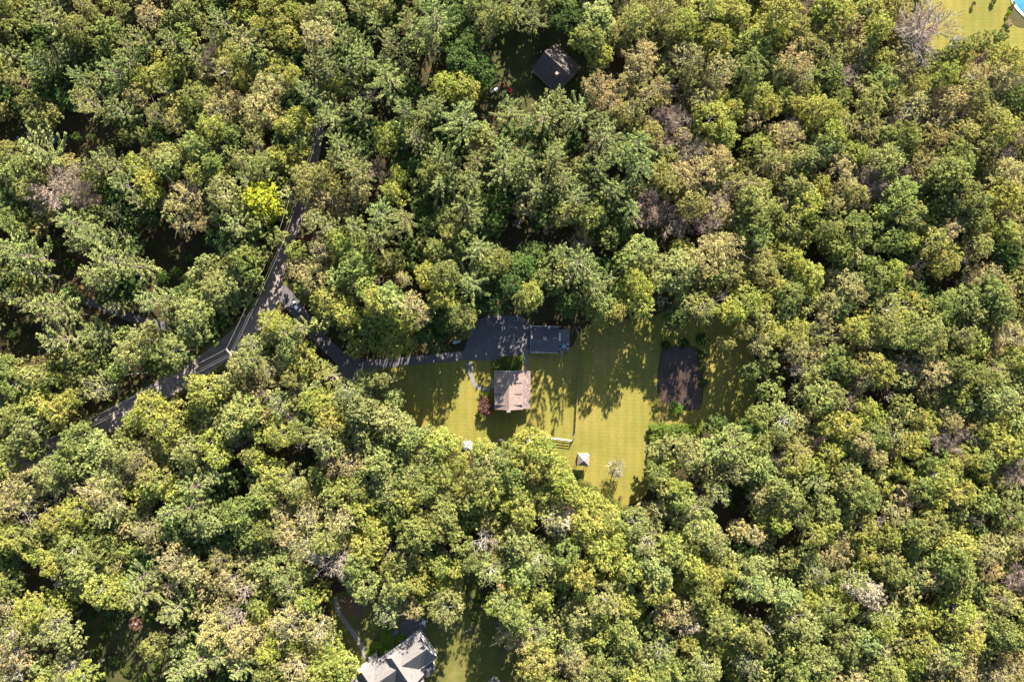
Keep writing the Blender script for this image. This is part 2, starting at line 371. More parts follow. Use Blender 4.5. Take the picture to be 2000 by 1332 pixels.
# masks where no forest tree stands
def pip(px, py, poly):
    """numpy: which of the points lie in the polygon"""
    px, py = np.asarray(px, float), np.asarray(py, float); r = np.zeros(px.shape, bool); n = len(poly)
    for i in range(n):
        x1, y1 = poly[i]; x2, y2 = poly[(i+1) % n]
        if y1 == y2: continue
        c = ((y1 > py) != (y2 > py)) & (px < (x2-x1)*(py-y1)/(y2-y1)+x1); r ^= c
    return r
def circ(x, y, r): return [(x+r*math.cos(t*math.pi/6), y+r*math.sin(t*math.pi/6)) for t in range(12)]
OPEN = [LAWN, YARD_TOP, [(1800,-30),(1960,-30),(1960,90),(1860,100),(1830,60)], [(1950,-60),(2150,-60),(2150,110),(1950,105)],
        [(645,1165),(720,1160),(770,1185),(870,1200),(900,1180),(905,1080),(930,1080),(935,1190),(985,1225),(1020,1290),(1030,1400),(690,1400),(700,1290),(650,1215)],
        LEFT_LAWN, [q for q in road_p if q[1] > 235], side_p, drive_p, PAD, [(1036,600),(1110,600),(1136,640),(1037,640)]]
# ------------------------------------------------------------------ tree meshes (built once, copied)
def quads(cen, nrm, up, w_, l_, rng, pointy=0.0):
    """leaf-sized faces: centres (n,3), normals, long axes; half widths and half lengths"""
    nrm = nrm/np.linalg.norm(nrm, axis=1, keepdims=True)
    side = np.cross(nrm, up); sl_ = np.linalg.norm(side, axis=1, keepdims=True); side = side/np.maximum(sl_, 1e-6)
    lon = np.cross(side, nrm)
    a = cen-lon*l_[:, None]; c = cen+lon*l_[:, None]; k = 0.25+0.5*rng.random((len(cen), 1))
    mid = a*(1-k)+c*k; b = mid+side*w_[:, None]; d = mid-side*w_[:, None]
    V = np.stack([a, b, c, d], 1).reshape(-1, 3); return V
def rdir(n, rng):
    v = rng.normal(size=(n, 3)); return v/np.linalg.norm(v, axis=1, keepdims=True)

def crown_broad(seed, nl=44, leaves=125, lr=(1.0, 1.8), leaf=0.24, R=5.0, HT=16.0, base=5.5, hollow=0.55, squash=1.0):
    rng = np.random.default_rng(seed); cs, rs = [], []
    # uneven outline: a few bulges
    b_ang = rng.random(5)*6.283; b_amp = rng.random(5)*.28
    cz0 = base+(HT-base)*.42; rz = (HT-base)*.56
    tries = 0
    while len(cs) < nl and tries < 4000:
        tries += 1
        d = rng.normal(size=3); d /= np.linalg.norm(d)
        if d[2] < -0.45: continue
        ang = math.atan2(d[1], d[0]); wob = 1+sum(b_amp[i]*math.cos((i+1)*ang+b_ang[i])*.45 for i in range(5))
        q = hollow+(1-hollow)*rng.random()**.6; r = rng.uniform(*lr)
        c = np.array([d[0]*(R-r*.6)*q*wob, d[1]*(R-r*.6)*q*wob, cz0+d[2]*(rz-r*.4)*q*squash])
        if any(np.linalg.norm(c-o) < .62*(r+ro)*.8 for o, ro in zip(cs, rs)): continue
        cs.append(c); rs.append(r)
    Vs = []
    for c, r in zip(cs, rs):
        n = int(leaves*(r/1.4)**2); ns = max(5, int(n/9)); ds = rdir(ns, rng); ds[:, 2] = np.where(ds[:, 2] < -.3, -ds[:, 2], ds[:, 2])
        srad = r*(.5+.62*rng.random(ns)**.7)                       # sprays of nine or so leaf clumps each
        j = rng.integers(0, ns, n); d = ds[j]
        p = c+(ds*srad[:, None])[j]*np.array([1, 1, .75]) + rng.normal(size=(n, 3))*np.array([.19, .19, .09])
        nr = d*.55+rdir(n, rng)*.7+np.array([0, 0, .65]); s = leaf*(.55+.95*rng.random(n))
        Vs.append(quads(p, nr, rdir(n, rng), s*.62, s, rng))
    V = np.concatenate(Vs)/np.array([R, R, HT]); F = np.arange(len(V)).reshape(-1, 4)
    return V, F, cs, rs

def limbs_broad(cs, seed, R=5.0, HT=16.0, base=5.5, thick=.26, nl=16, twigs=0):
    rnd = random.Random(seed); mb = MB(); top = base+(HT-base)*.45
    bend = (rnd.uniform(-.5, .5), rnd.uniform(-.5, .5))
    mb.path([(0, 0, -.3), (bend[0]*.4, bend[1]*.4, base*.6), (bend[0], bend[1], base), (bend[0]*.6, bend[1]*.6, top)], [thick*1.25, thick, thick*.8, thick*.45], 7)
    for c in rnd.sample(list(cs), min(nl, len(cs))):
        z0 = rnd.uniform(base*.85, top); k = (z0-base)/(top-base+1e-6)
        a = Vector((bend[0]*.9, bend[1]*.9, z0)); b = Vector(c); b.z += .2
        m = a.lerp(b, .55)+Vector((rnd.uniform(-.4, .4), rnd.uniform(-.4, .4), -.3))
        mb.path([a, m, b], [thick*.38, thick*.24, thick*.08], 5)
        for _ in range(twigs):
            e = b+Vector((rnd.gauss(0, 1), rnd.gauss(0, 1), rnd.uniform(0, .9)))*1.2
            mb.path([b.lerp(m, rnd.random()*.6), e], [thick*.12, thick*.04], 3)
    mb.v = [(x/R, y/R, z/HT) for x, y, z in mb.v]
    me = bpy.data.meshes.new("tree_limbs"); me.from_pydata(mb.v, [], mb.f); me.update(); me.materials.append(BARK); return me

def pine(seed, R=6.5, HT=21.0, dens=1.0, droop=0.0, levels=10, blade=.34):
    rng = np.random.default_rng(seed); rnd = random.Random(seed); mb = MB()
    mb.path([(0, 0, -.3), (rnd.uniform(-.2, .2), rnd.uniform(-.2, .2), HT*.5), (0, 0, HT*.97)], [.32, .24, .05], 7)
    P_, N_, U_, Wd, Ln = [], [], [], [], []
    asym = rnd.uniform(0, 6.28)
    for i in range(levels):
        t = i/(levels-1); z = HT*(.33+.65*t)
        prof = (1-t)**.85*(.78+.22*math.sin(min(1, t*3.2)*1.57))+.08
        nb = rnd.choice([5, 5, 6]) if t < .85 else 4; ph = rnd.uniform(0, 6.28)
        for k in range(nb):
            a = ph+6.283*k/nb+rnd.uniform(-.28, .28)
            L_ = R*prof*rnd.uniform(.6, 1.22)*(1+.16*math.cos(a-asym))
            d = np.array([math.cos(a), math.sin(a), 0.]); sd_ = np.array([-d[1], d[0], 0.])
            rise = rnd.uniform(.06, .26)+t*.35-droop
            npt = max(4, int(L_/.55)); pts = []
            for j in range(npt+1):
                u = j/npt
                pts.append(d*L_*u+np.array([0, 0, z+L_*(rise*u+.13*u*u-.10*math.sin(3.1*u))])+sd_*L_*.06*math.sin(u*3+a))
            th = .05+.010*L_
            mb.path([tuple(pts[0]), tuple(pts[npt//2]), tuple(pts[-1])], [th, th*.6, th*.2], 3)
            for j in range(1, npt+1):
                u = j/npt
                if u < .22: continue
                br = L_*(.21*(1-u)+.02)*rnd.uniform(.6, 1.2)*min(1, u*1.9)+.30
                for sgn in (-1, 1, 0):
                    bd = d*(.75 if sgn else 1)+sd_*sgn*.72; bd /= np.linalg.norm(bd)
                    nn = max(2, int(br/.26*dens)) if sgn else 2
                    for q in range(nn):
                        f = (q+.6)/nn; c = pts[j]+bd*br*f+np.array([0, 0, .10*br*f+rnd.uniform(-.05, .12)])
                        for rep in range(2):
                            off = bd*.55+d*.45+sd_*rng.normal()*.35+d*rng.normal()*.2+np.array([0, 0, .2+.3*rng.random()])
                            off /= np.linalg.norm(off)
                            P_.append(c+off*.15); U_.append(off); N_.append(np.array([0, 0, 1.])+rng.normal(size=3)*.55)
                            s = blade*rng.uniform(.7, 1.35); Ln.append(s); Wd.append(s*.30)
    P_ = np.array(P_); V = quads(P_, np.array(N_), np.array(U_), np.array(Wd), np.array(Ln), rng)
    # the up vector given is the blade's long axis
    V = V/np.array([R, R, HT]); F = np.arange(len(V)).reshape(-1, 4)
    mb.v = [(x/R, y/R, z/HT) for x, y, z in mb.v]
    me = bpy.data.meshes.new("pine_limbs"); me.from_pydata(mb.v, [], mb.f); me.update(); me.materials.append(BARK)
    return np_mesh("pine_crown", V, F, NEEDLE), me

def bare(seed, R=5.0, HT=15.0, n1=9, n2=4, n3=4, n4=3, thick=.26, leaves=0, curl=.5, fine=.03, lean=0.0):
    """leafless or nearly leafless tree: limbs forking three times into fine twigs"""
    rnd = random.Random(seed); rng = np.random.default_rng(seed); mb = MB(); tips = []
    base = HT*.42
    mb.path([(0, 0, -.3), (rnd.uniform(-.3, .3), rnd.uniform(-.3, .3), base*.7), (0, 0, base), (rnd.uniform(-.5, .5), rnd.uniform(-.5, .5), HT*.72)], [thick*1.2, thick, thick*.85, thick*.3], 6)
    def grow(p, d, L_, r, lev):
        m = p+d*L_*.5+Vector((rnd.gauss(0, 1), rnd.gauss(0, 1), rnd.gauss(0, 1)))*L_*.09
        e = m+(d+Vector((rnd.gauss(0, 1), rnd.gauss(0, 1), rnd.gauss(.15, .7)))*.22*curl*2).normalized()*L_*.5
        mb.path([p, m, e], [r, r*.75, max(fine, r*.5)], 4 if lev < 2 else 3)
        if lev >= 3: tips.append(e); tips.append(m); return
        n = (n2, n3, n4)[lev]
        for i in range(n):
            u = rnd.uniform(.3, 1); q = p.lerp(m, u*2) if u < .5 else m.lerp(e, u*2-1)
            nd = (d+Vector((rnd.gauss(0, 1), rnd.gauss(0, 1), rnd.gauss(.15, .6)))*.62).normalized()
            grow(q, nd, L_*rnd.uniform(.45, .68), max(fine, r*.5), lev+1)
    for i in range(n1):
        a = 6.283*i/n1+rnd.uniform(-.3, .3); el = rnd.uniform(.25, 1.1)
        z = rnd.uniform(base*.9, HT*.68)
        d = Vector((math.cos(a)*math.cos(el), math.sin(a)*math.cos(el), math.sin(el)))
        grow(Vector((0, 0, z)), d, R*rnd.uniform(.6, .8), thick*.42, 0)
    mb.v = [(x/R, y/R, z/HT) for x, y, z in mb.v]
    me = bpy.data.meshes.new("bare_limbs"); me.from_pydata(mb.v, [], mb.f); me.update(); me.materials.append(BARK)
    crown = None
    if leaves:
        t = np.array([tuple(x) for x in tips]); idx = rng.integers(0, len(t), leaves)
        p = t[idx]+rng.normal(size=(leaves, 3))*.38; s = .17*(.6+.8*rng.random(leaves))
        V = quads(p, rdir(leaves, rng)+np.array([0, 0, .5]), rdir(leaves, rng), s*.6, s, rng)/np.array([R, R, HT])
        crown = np_mesh("sparse_crown", V, np.arange(len(V)).reshape(-1, 4), LEAF)
    return crown, me

VAR = {'broad': [], 'clump': [], 'loose': [], 'pine': [], 'twiggy': [], 'dead': [], 'low': [], 'shrub': []}
for i in range(6):
    V, F, cs, rs = crown_broad(10+i, 46, 150, (.9, 1.7), .235)
    VAR['broad'].append((np_mesh("broad_crown", V, F, LEAF), limbs_broad(cs, i)))
for i in range(5):   # tighter domes of small clumps
    V, F, cs, rs = crown_broad(40+i, 75, 150, (.6, 1.15), .205, hollow=.55)
    VAR['clump'].append((np_mesh("clump_crown", V, F, LEAF), limbs_broad(cs, 20+i)))
for i in range(5):   # open crowns with limbs showing
    V, F, cs, rs = crown_broad(70+i, 52, 95, (.6, 1.25), .18, hollow=.45)
    VAR['loose'].append((np_mesh("loose_crown", V, F, LEAF), limbs_broad(cs, 40+i, nl=30, thick=.30, twigs=2)))
for i in range(7): VAR['pine'].append(pine(100+i, droop=(.0, .04, .1, .0, .06, .12, .02)[i], levels=(8, 9, 8, 8, 9, 7, 8)[i], blade=.40))
for i in range(4): VAR['twiggy'].append(bare(150+i, n1=13, n2=5, n3=5, n4=4, leaves=1500, fine=.028, thick=.22))
for i in range(4): VAR['dead'].append(bare(170+i, n1=7, n2=4, n3=3, n4=2, leaves=0, fine=.045, thick=.30))
for i in range(3):
    V, F, cs, rs = crown_broad(200+i, 26, 60, (1.2, 2.0), .36)
    VAR['low'].append((V, F, limbs_broad(cs, 60+i, nl=5)))
for i in range(3):   # bushes: crown down to the ground, unit height
    V, F, cs, rs = crown_broad(220+i, 30, 150, (.9, 1.5), .26, R=5, HT=6, base=.6, hollow=.6)
    VAR['shrub'].append((np_mesh("shrub_crown", V, F, LEAF), limbs_broad(cs, 80+i, R=5, HT=6, base=.6, thick=.2, nl=8)))

# ------------------------------------------------------------------ where each tree stands (kind x,y,radius in photo pixels; all but a few, added for shade, read off the photograph)
TREES = """
D1000,556,28 D972,592,22 G541,466,22 O1418,672,16 G1465,725,20 O1452,648,20 P95,30,36 G15,15 B20,20,25 G30,60,25 G150,60,28 P15,105,28 P75,125,28 P130,100,24 O170,15,25 G215,55,24 T295,35,30 P275,70,28 G365,30,32 P335,80,30 P375,100,26 G365,75,24
P250,115,32 P225,140,38 Y318,140,18 P320,175,26 G360,130,25 O40,160,25 D85,170,25 G60,205,26 P175,200,45 P235,215,28 D20,190,25 D110,150,25 P155,150,24 G70,232,20 O270,190,28 O310,225,26 D255,235,25 G385,190,30 O350,240,28
P75,292,45 O20,300,25 P205,312,30 P185,325,28 O330,305,30 G385,290,30 G250,270,16 D320,275,20 D380,250
Y530,18,24 Y575,25,24 Y555,50,26 O600,30,22 P430,35,30 P475,75,38 P415,70,28 Y510,55,22 Y565,75,26 g642,25,28 T620,75,36 P700,10,25 g745,12,28 P735,45,30 P672,65,28 P700,75,22 P760,80,28 P640,115,28 P710,110,35 P760,150,44 P685,130,30
B415,115,24 g500,110,25 O440,140,28 Y470,120,20 Y480,160,22 T520,180,32 T505,215,36 g545,165,28 P600,180,30 P610,130,25 Y575,150,22 P645,225,42 P700,215,30 Y665,165,22 T430,215,36 Y420,250,30 G445,262,26 Y560,250,22 O510,240,24
N475,85,16 N725,185,18 B440,290,24 G455,300,24 g480,318,26 Y545,310,24 G420,325 O500,275,26 D550,275,22 P680,315,40 P660,280,28 Y755,275,30 G790,260,26 D720,290,22 P790,215,30 P797,35,28
P850,30,48 P815,60,34 P840,82,28 D900,40,30 g935,15,30 g950,50,28 D920,80,30 D965,40,26 D1110,30,35 g1165,40,40 G1150,80,32 D900,115,30 D935,138,36
Y870,165,26 Y915,175,28 P850,205,28 P905,230,46 P830,215,30 P810,265,32 P1000,215,34 P1065,225,46 P1090,190,26 P1130,220,38 P1180,270,48 P1175,235,26 g940,260,25 P985,290,32 P1085,295,38 P1025,310,35 P880,320,26 D1030,265 P1035,240,26
T1165,165,32 T1190,200,28 O1240,40,34 O1215,65,28 O1290,20,32 Y1380,25,40 Y1430,25,34 Y1340,55,34 O1310,55,25 T1255,110,34 T1245,135,28 Y1395,80,32 T1345,115,34 T1405,140,36 O1350,150,30
G1475,90,36 G1465,135,32 Y1520,35,44 Y1510,65,26 B1580,15,28 O1560,55,24 T1545,120,38 T1570,150,28 g1515,140,30 O1585,90,26 T1215,170,26 O1260,185,30 T1290,170,22 N1310,180,18 O1230,215,30 T1205,225,22 O1390,165,26
T1375,200,28 Y1390,230,34 T1465,235,26 Y1430,215,24 Y1410,265,30 Y1480,190,30 Y1500,210,25 Y1590,215,30 Y1480,285,28 Y1585,245,24 B1293,230,26 B1324,234,28 B1348,290,30 B1300,280,24 P1245,280,40 P1215,300,34 O1270,262
T1400,310,30 O1380,290,28 T1540,270,32 B1545,250,24 O1560,310,30 g1590,285,26 O1520,320,26 Y1610,20,30 Y1640,30,30 Y1690,15,34 Y1710,60,30 T1660,55,28 T1680,95,28 Y1620,70,28 O1620,110,28 O1650,105,24
N1800,62,58 B1790,55,46 O1750,20,28 G1905,88,22 G1940,78,20 G1872,97,24 G1848,112,22 Y1882,118,20 B1912,110,22 Y1962,122,34 T1950,150,34 T1990,125,30 T1900,150,30 Y1840,150,28 T1815,172,26 T1760,130,30 Y1720,120,30 G1720,170,32
B1655,155,30 G1615,150,32 G1635,195,26 O1700,200,32 O1740,190,28 Y1790,170,26 T1780,210,36 T1850,200,34 T1830,240,32 O1900,190,34 O1930,230,32 Y1950,250,36 G1990,190,26 O1990,250,26 O1880,260,30 B1880,230,24 O1690,250,34 O1650,240,28 N1770,235,20 B1750,245,25 Y1615,220,26 Y1620,260,32 g1610,290,30
Y1665,300,24 G1760,270,32 g1720,310,38 O1820,270,30 T1850,280,24 G1870,310,34 O1920,290,30 G1895,270,24 T1985,270,30 B1965,310,30 O1800,315,28
G40,340,40 G60,370,35 D25,395,35 G20,430 B110,368,42 B150,350,28 B165,385,28 B82,395,28 P225,325,28 P240,360,34 Y290,355,28 Y300,385,24 P270,395,20 P150,435,46 P180,460,30 P225,455,14 T362,385,38 B372,375,26 G400,325,22 g330,318,30 Y385,340,24 Y430,330,22 g440,380,36 O470,320,25 P480,350
P465,440,40 P15,485,44 P50,500,38 P60,532,28 P215,505,46 P180,532,30 P265,520,32 P195,548,25 g405,515,20 g425,555,35 g465,550,32 g430,578,30 D450,480,32 G475,505,28 P95,595,42 P60,590,30 P120,612,30 P20,580,25 P300,585,38 P330,582,22 P225,598,20 g385,612,35
P115,662,46 P187,652,38 G515,325,30 G540,320,25 Y514,392,38 Y525,422,20 G505,440,24 D526,458,20 G500,500,26 G492,530,24
O590,345,26 O605,370,30 O632,345,28 T640,395,28 T603,390,18 O660,370,22 P700,330,30 B730,335,24 T705,370,24 Y780,345,20 Y765,375,22 P615,425,32 P640,442,28 T625,488,28 G580,492,22 Y660,470,28 G690,490,35 P690,440,32 P740,415,40 P790,430,30 P738,460,30 G700,520,36 G765,510,26
T586,526,26 T610,542,29 G592,560,22 g660,545,24 g685,550,28 N740,548,14 G715,562,24 Y640,590,34 Y680,612,30 g630,628,24 Y740,590,30 g762,588,34 T812,603,36 Y790,622,32 T790,545,16
P860,360,34 P880,348,28 P920,350,32 P910,400,40 P930,425,30 G845,345,30 D830,400,28 G870,430,30 D840,440,28 G880,462,28 P935,485,34 G905,470,25 G850,490,26 D800,480,20 P920,552,42 G870,540,30 Y835,540,26 Y862,580,26 G960,520,30 G985,515,28 D960,560,28 G900,618,30 Y915,618,20 D870,625,26 D960,440,30 D975,400,26 P985,330,34 P930,310,28 P855,305,30 D820,330,26
P1010,325,34 P1025,352,30 P1080,315,30 P1050,370,38 P1100,350,34 P1125,385,36 O1110,420,28 P1170,330,32 P1195,370,36 P1150,325 P1252,325,40 P1232,408,32 G1150,420,30 D1170,440,28 D1200,450,26 G1190,468,22 D1060,430,25
B1290,410,30 B1265,395,26 B1310,430,28 B1260,425,24 O1350,400,34 B1330,440,26 B1388,402,30 T1400,412,30 B1380,440,28 O1290,340,26 T1330,350,34 T1370,340,38 T1400,330,28 O1310,365 O1450,360,32 O1480,370,26 B1425,378,25 O1495,310,28 G1480,420,40 G1475,455,34 g1470,390,30 N1012,437,12 N1070,450,12 N1135,448,12
P1090,495,30 P1132,510,44 P1150,540,32 P1165,560,28 D1040,500,34 D1020,520,28 G1030,582,28 Y1035,572,22 g1085,555,24 D1110,592,26 g1220,510,24 g1250,490,34 g1262,512,26 Y1235,545,24 Y1250,565,28 Y1250,592,30 g1290,515,26 g1325,530,40 Y1330,490,24 T1380,505,40 T1400,480,30 T1430,485,34 g1425,530,28 O1490,530,28 O1480,500,25
g1178,595,26 Y1205,608,24 G1140,578,25 Y1175,618,20 N1290,590,16 N1400,582,12 N1415,578,14 Y1460,592,34 Y1430,608,26 Y1490,588,24 O1372,600,30 O1345,592,25 D1320,618,26
T1515,320,34 g1580,310,30 Y1560,340,25 G1550,370,34 Y1600,365,24 T1640,330,30 T1650,365,24 Y1575,400,32 T1625,402,20 T1520,400,26 O1540,440,28 G1610,450,28 O1670,380,26 B1700,370,30 B1690,345,28 g1730,320,38 B1762,348,26 N1680,400,14 G1750,385,40 G1770,420,34 g1705,445,20 G1670,452,36 Y1770,472,22 G1740,470,28
G1850,340,40 G1870,315,28 G1880,380,34 G1900,405,28 G1840,400,28 G1900,432,32 T1850,450,26 Y1960,380,34 T1960,340,34 O1960,430,34 Y1960,458,26 O1990,460,24 O1820,472,34 Y1840,512,34 O1905,480,30 B1880,495,22 D1950,490,24
Y1530,500,30 Y1555,512,20 Y1580,540,28 T1508,520,20 G1540,575,28 g1555,567,20 G1640,490,28 g1665,502,22 G1700,520,22 Y1705,520,16 Y1742,532,24 G1710,547,28 T1650,555,32 O1672,572,26 g1620,590,28 D1780,490,28 N1790,520,16 D1790,570,26
T1925,537,28 T1902,545,26 O1960,570,30 G1930,570,34 G1950,600,28 G1900,610,34 g1885,590,30 G1840,600,34 O1730,600,38 Y1752,628,28 Y1780,592,24
G10,720,30 G30,750,32 g70,740,30 D110,735,32 G150,705,24 O80,715,22 Y75,780,32 Y110,800,32 Y130,790,24 Y150,770,22 g195,755,36 G230,725,20 G165,740,24 G35,810,32 g20,830,28 g60,845,34 G20,880,28 Y10,910,30 G70,880,22
g260,690,34 g275,665,28 g345,685,34 g380,645,30 G310,690,24 G335,715,22 D410,655,22
Y295,800,36 Y320,830,34 Y262,818,20 Y325,862,28 Y400,762,36 G392,798,28 G420,782,26 g474,712,28 g492,676,26 g446,748,24 G150,862,34 g190,880,36 G140,900,34 g240,878,28 g215,930,34 G245,850,22
O280,885,28 T265,905,24 O300,930,32 g370,880,32 Y412,862,26 Y430,892,26 g460,820,34 g480,800,34 N475,775,18 N470,865,18 T60,940,34 T20,955,30 g100,920,32 g118,942,28 N20,965,24 T190,962,34 Y300,945,30 P380,950,44 P420,930,30 G490,890,20
g545,650,26 P495,702,32 T525,722,24 P560,650,32 Y528,630,24 Y550,638,24 P590,642,24 g570,680,30 Y590,702,32 O572,740,24 O650,735,24 N510,775,20 N575,765,14 Y610,780,26 Y632,802,30 g545,790,30 g690,770,34 g720,750,30 G742,745,26 g705,800,34 Y735,795,24 g770,780,22 g763,825,36 g792,832,26
Y650,830,30 P630,850,32 g702,842,30 Y545,850,30 G590,842,28 N570,818,16 N585,870,14 Y500,900,26 Y540,930,34 g572,942,32 Y580,962,26 g640,870,32 T680,905,30 G790,880,28 g800,858,26 Y860,868,32 G835,852,22 g840,892,34 g740,900,34 N745,905,20 g750,932,34 N755,920,18 g762,962,34 G800,930,34 Y860,920,34 G830,952,32 Y800,970,30 Y680,950,24 G700,962,28 G650,968,24 Y700,992,24 g520,966,26
Y943,878,22 g960,905,34 G985,895,28 G940,930,34 G990,930,34 Y910,950,30 G870,970,30 G920,980,32 Y900,905,20
g1482,620,24 T1485,672,26 Y1507,650,26 Y1550,650,34 T1552,678,30 O1592,650,26 T1605,625,22 Y1670,645,26 T1682,665,20 G1720,640,32 g1735,655,28 G1800,640,42 G1810,672,36 G1770,662,26 O1880,650,28 Y1902,668,30 T1965,655,30 T1990,662,26 Y1975,697,28 O1940,722 G1630,700,32 G1652,722,26 Y1700,707,28 T1680,745,26 Y1655,725,18
g1582,732,26 N1552,722,22 T1790,702,26 B1780,722,30 T1825,732,34 G1870,722,28 G1900,732,26 G1862,752,26 G1930,750,34 g1942,780,36 g1602,777,34 g1625,770,26 B1660,787,22 Y1690,792,22 T1580,802,18 N1735,775,16 G1760,790,22 Y1790,812,24 T1842,802,22 T1852,822,22 O1902,830,22 B1880,850,22 Y1920,842,24 Y1862,770,24 G1882,790,26 g1530,822,36 G1482,812,28 G1490,860,28
Y1620,822,32 Y1652,830,28 T1680,862,26 G1702,850,32 g1742,840,34 Y1772,870,30 Y1790,860,22 B1830,852,28 B1850,872,26 Y1622,882,24 B1590,862,22 O1560,882,26 Y1552,902,28 B1530,900,26 Y1592,912,24 P1592,942,34 g1460,900,30 g1490,922,24 Y1600,962 g1655,930,28 Y1680,952,26 Y1745,915,18 Y1762,922,18 T1710,895,20 Y1830,932,32 Y1852,918,26 G1810,902,20 G1800,952,28 Y1892,890,28 G1920,902,28 T1870,895,20 Y1960,872,28 Y1990,862,24 B1978,920,30 Y1882,960,25 Y1912,922,14
T20,985,34 T60,978,30 N52,1000,26 N105,985,16 Y112,1012,30 G70,1042,32 Y30,1052,30 Y80,1080,26 Y150,1000,32 T222,980,36 P210,1005,32 T290,1030,32 P330,1000,34 P370,992,34 g402,1022,36 G470,1000,34 G490,1042,30 D350,1042,28 D440,1050,24 G142,1075,32 Y110,1100,26 g170,1110,36 Y172,1088,22 G202,1075,30
Y200,1150,34 Y232,1162,28 P270,1132,32 P272,1162,36 T340,1090,34 T372,1112,32 O430,1090,26 N335,1145,20 P340,1192,42 T450,1130,34 N480,1150,30 N465,1200,30 T420,1232,36 T470,1250,36 T440,1200,28 P390,1290,46 P430,1280,36 P350,1312,32 G300,1262,26 P470,1302,32 D20,1090,30 G20,1140,28 Y60,1200,38 Y92,1190,32 g30,1232,36 g110,1222,36 g140,1242,26 T30,1272,36 N40,1312,30 T10,1180,24 g130,1302,32 Y100,1330,30 Y160,1322,28
G515,970,30 G520,1032,32 T550,1000,24 T605,1012,28 N600,1000,22 T665,1012,36 g640,1050,34 T560,1042,30 N560,1040,26 N648,1090,46 T600,1062,38 g550,1110,38 g562,1142,34 Y600,1170,24 Y720,1070,34 Y742,1040,26 G700,1100,28 g708,1142,34 g770,1150,34 Y785,1135,32 Y822,1140,22 g760,1190,34 T810,1190,22 N760,1065,16 N865,1075,18 N946,1050,34
G810,1040,38 G862,1030,34 G780,1092,32 Y860,1102,26 Y892,1110,22 G920,1092,30 G902,1060,26 G870,1002,28 Y820,992,32 G772,1002,28 g870,1185,38 g960,1110,34 Y1010,1140,30 T1000,1152,24 g985,1172,28 Y965,1182,22 T992,1240,30 G1010,1202,34 Y1048,1292,38 T568,1212,44 N560,1215,40 T618,1230,36 N620,1230,28 T502,1232,30 Y530,1270,26 Y512,1180,26 G530,1312,30 T580,1300,34 Y640,1262,28 Y632,1302,34 Y676,1302,26
Y950,962,34 Y1010,962,36 Y1035,867,34 Y1060,882,34 Y1022,900,32 G1010,932,26 Y1050,912,30 Y1088,922,32 Y1100,942,28 Y1070,962,30 g1022,972,28 Y1112,962,26 Y1020,1002,32 W1100,1015,26 g1080,1012,30 Y1150,1022,34 Y1190,1012,26 g1240,1022,34 T1285,992,20 g1262,1052,32
g1310,872,26 g1350,890,34 T1342,880,24 g1380,882,26 G1400,860,20 g1430,868,44 D1400,832,24 g1470,902,32 g1442,922,28 G1480,870,26 D1470,840,28 G1290,927,28 G1302,952,26 Y1320,952,26 G1330,972,30 g1360,990,34 g1400,960,30 T1490,970,28 g1370,1030,36 g1392,1060,32 T1390,1042,22 Y1310,1070,32 g1322,1082,34 Y1200,1062,26 Y1160,1062,32 G1110,1080,30 Y1180,1092,28 g1012,1062,32 g1050,1092,32 Y1230,1110,28 g1280,1112,36 Y1350,1102,32 Y1420,1115,20 g1460,1110,36 g1480,1122,26 Y1485,1020,18 T1470,1045,22 D1460,1062,26
g1020,1112,32 Y1130,1120,34 Y1060,1162,26 Y1140,1152,26 g1180,1170,38 Y1230,1180,32 Y1280,1150,34 g1130,1202,36 Y1170,1232,32 g1040,1232,36 T1020,1252,22 T1320,1190,38 W1342,1212,30 Y1380,1190,26 G1370,1160,32 Y1340,1252,20 g1290,1262,34 G1400,1210,38 Y1430,1222,34 G1460,1240,32 g1470,1140,32 g1490,1152,24 N1485,1225,22 Y1390,1130,26
g1115,1262,34 T1120,1282,28 G1180,1252,26 G1220,1240,32 G1230,1270,26 G1210,1292,32 G1170,1312,36 g1150,1322,30 Y1220,1320,30 G1270,1320,32 G1300,1302,32 g1380,1300,36 G1340,1320,32 g1460,1290,32 G1490,1262,26
G1530,966,34 Y1520,1020,26 T1525,1000,20 G1560,1002,28 G1610,990,32 Y1620,1022,22 G1680,970,36 B1775,975,26 T1750,1002,28 Y1820,980,26 Y1850,965,26 G1920,982,26 G1970,1002,32 Y1590,1042,26 g1645,1005,22 Y1680,1027,32 Y1735,1047,24 N1715,1020,16 Y1690,1080,20 T1640,1077,26 Y1780,1062,24 G1790,1040,32 G1810,1020,36 T1740,1087,26 N1900,1015,16 Y1870,1070,36 T1930,1072,32 T1990,1050,26
G1530,1092,26 g1590,1112,34 P1670,1130,38 W1682,1146,34 W1700,1162,26 G1740,1112,32 g1790,1117,32 Y1730,1122,18 T1810,1130,26 G1860,1102,36 G1870,1132,36 B1990,1130,26 g1530,1162,32 Y1580,1165,20 Y1650,1182,24 G1620,1192,28 g1550,1202,36 g1580,1222,32 g1720,1202,36 Y1722,1222,28 Y1815,1202,22 Y1870,1190,34 T1892,1212,26 Y1890,1242,32 O1960,1172,26 O1940,1192,24 g1690,1252,28 G1650,1250,36 Y1800,1252,30 Y1780,1282,26 G1730,1320,32 G1600,1290,38 G1590,1320,30 G1560,1262,32 G1550,1312,34 T1670,1330,28 T1830,1282,32 g1850,1272,28 T1870,1302,28 G1960,1240,36 T1950,1312,32 T1985,1300,26 N1720,1268,16 N1920,1312,18
"""
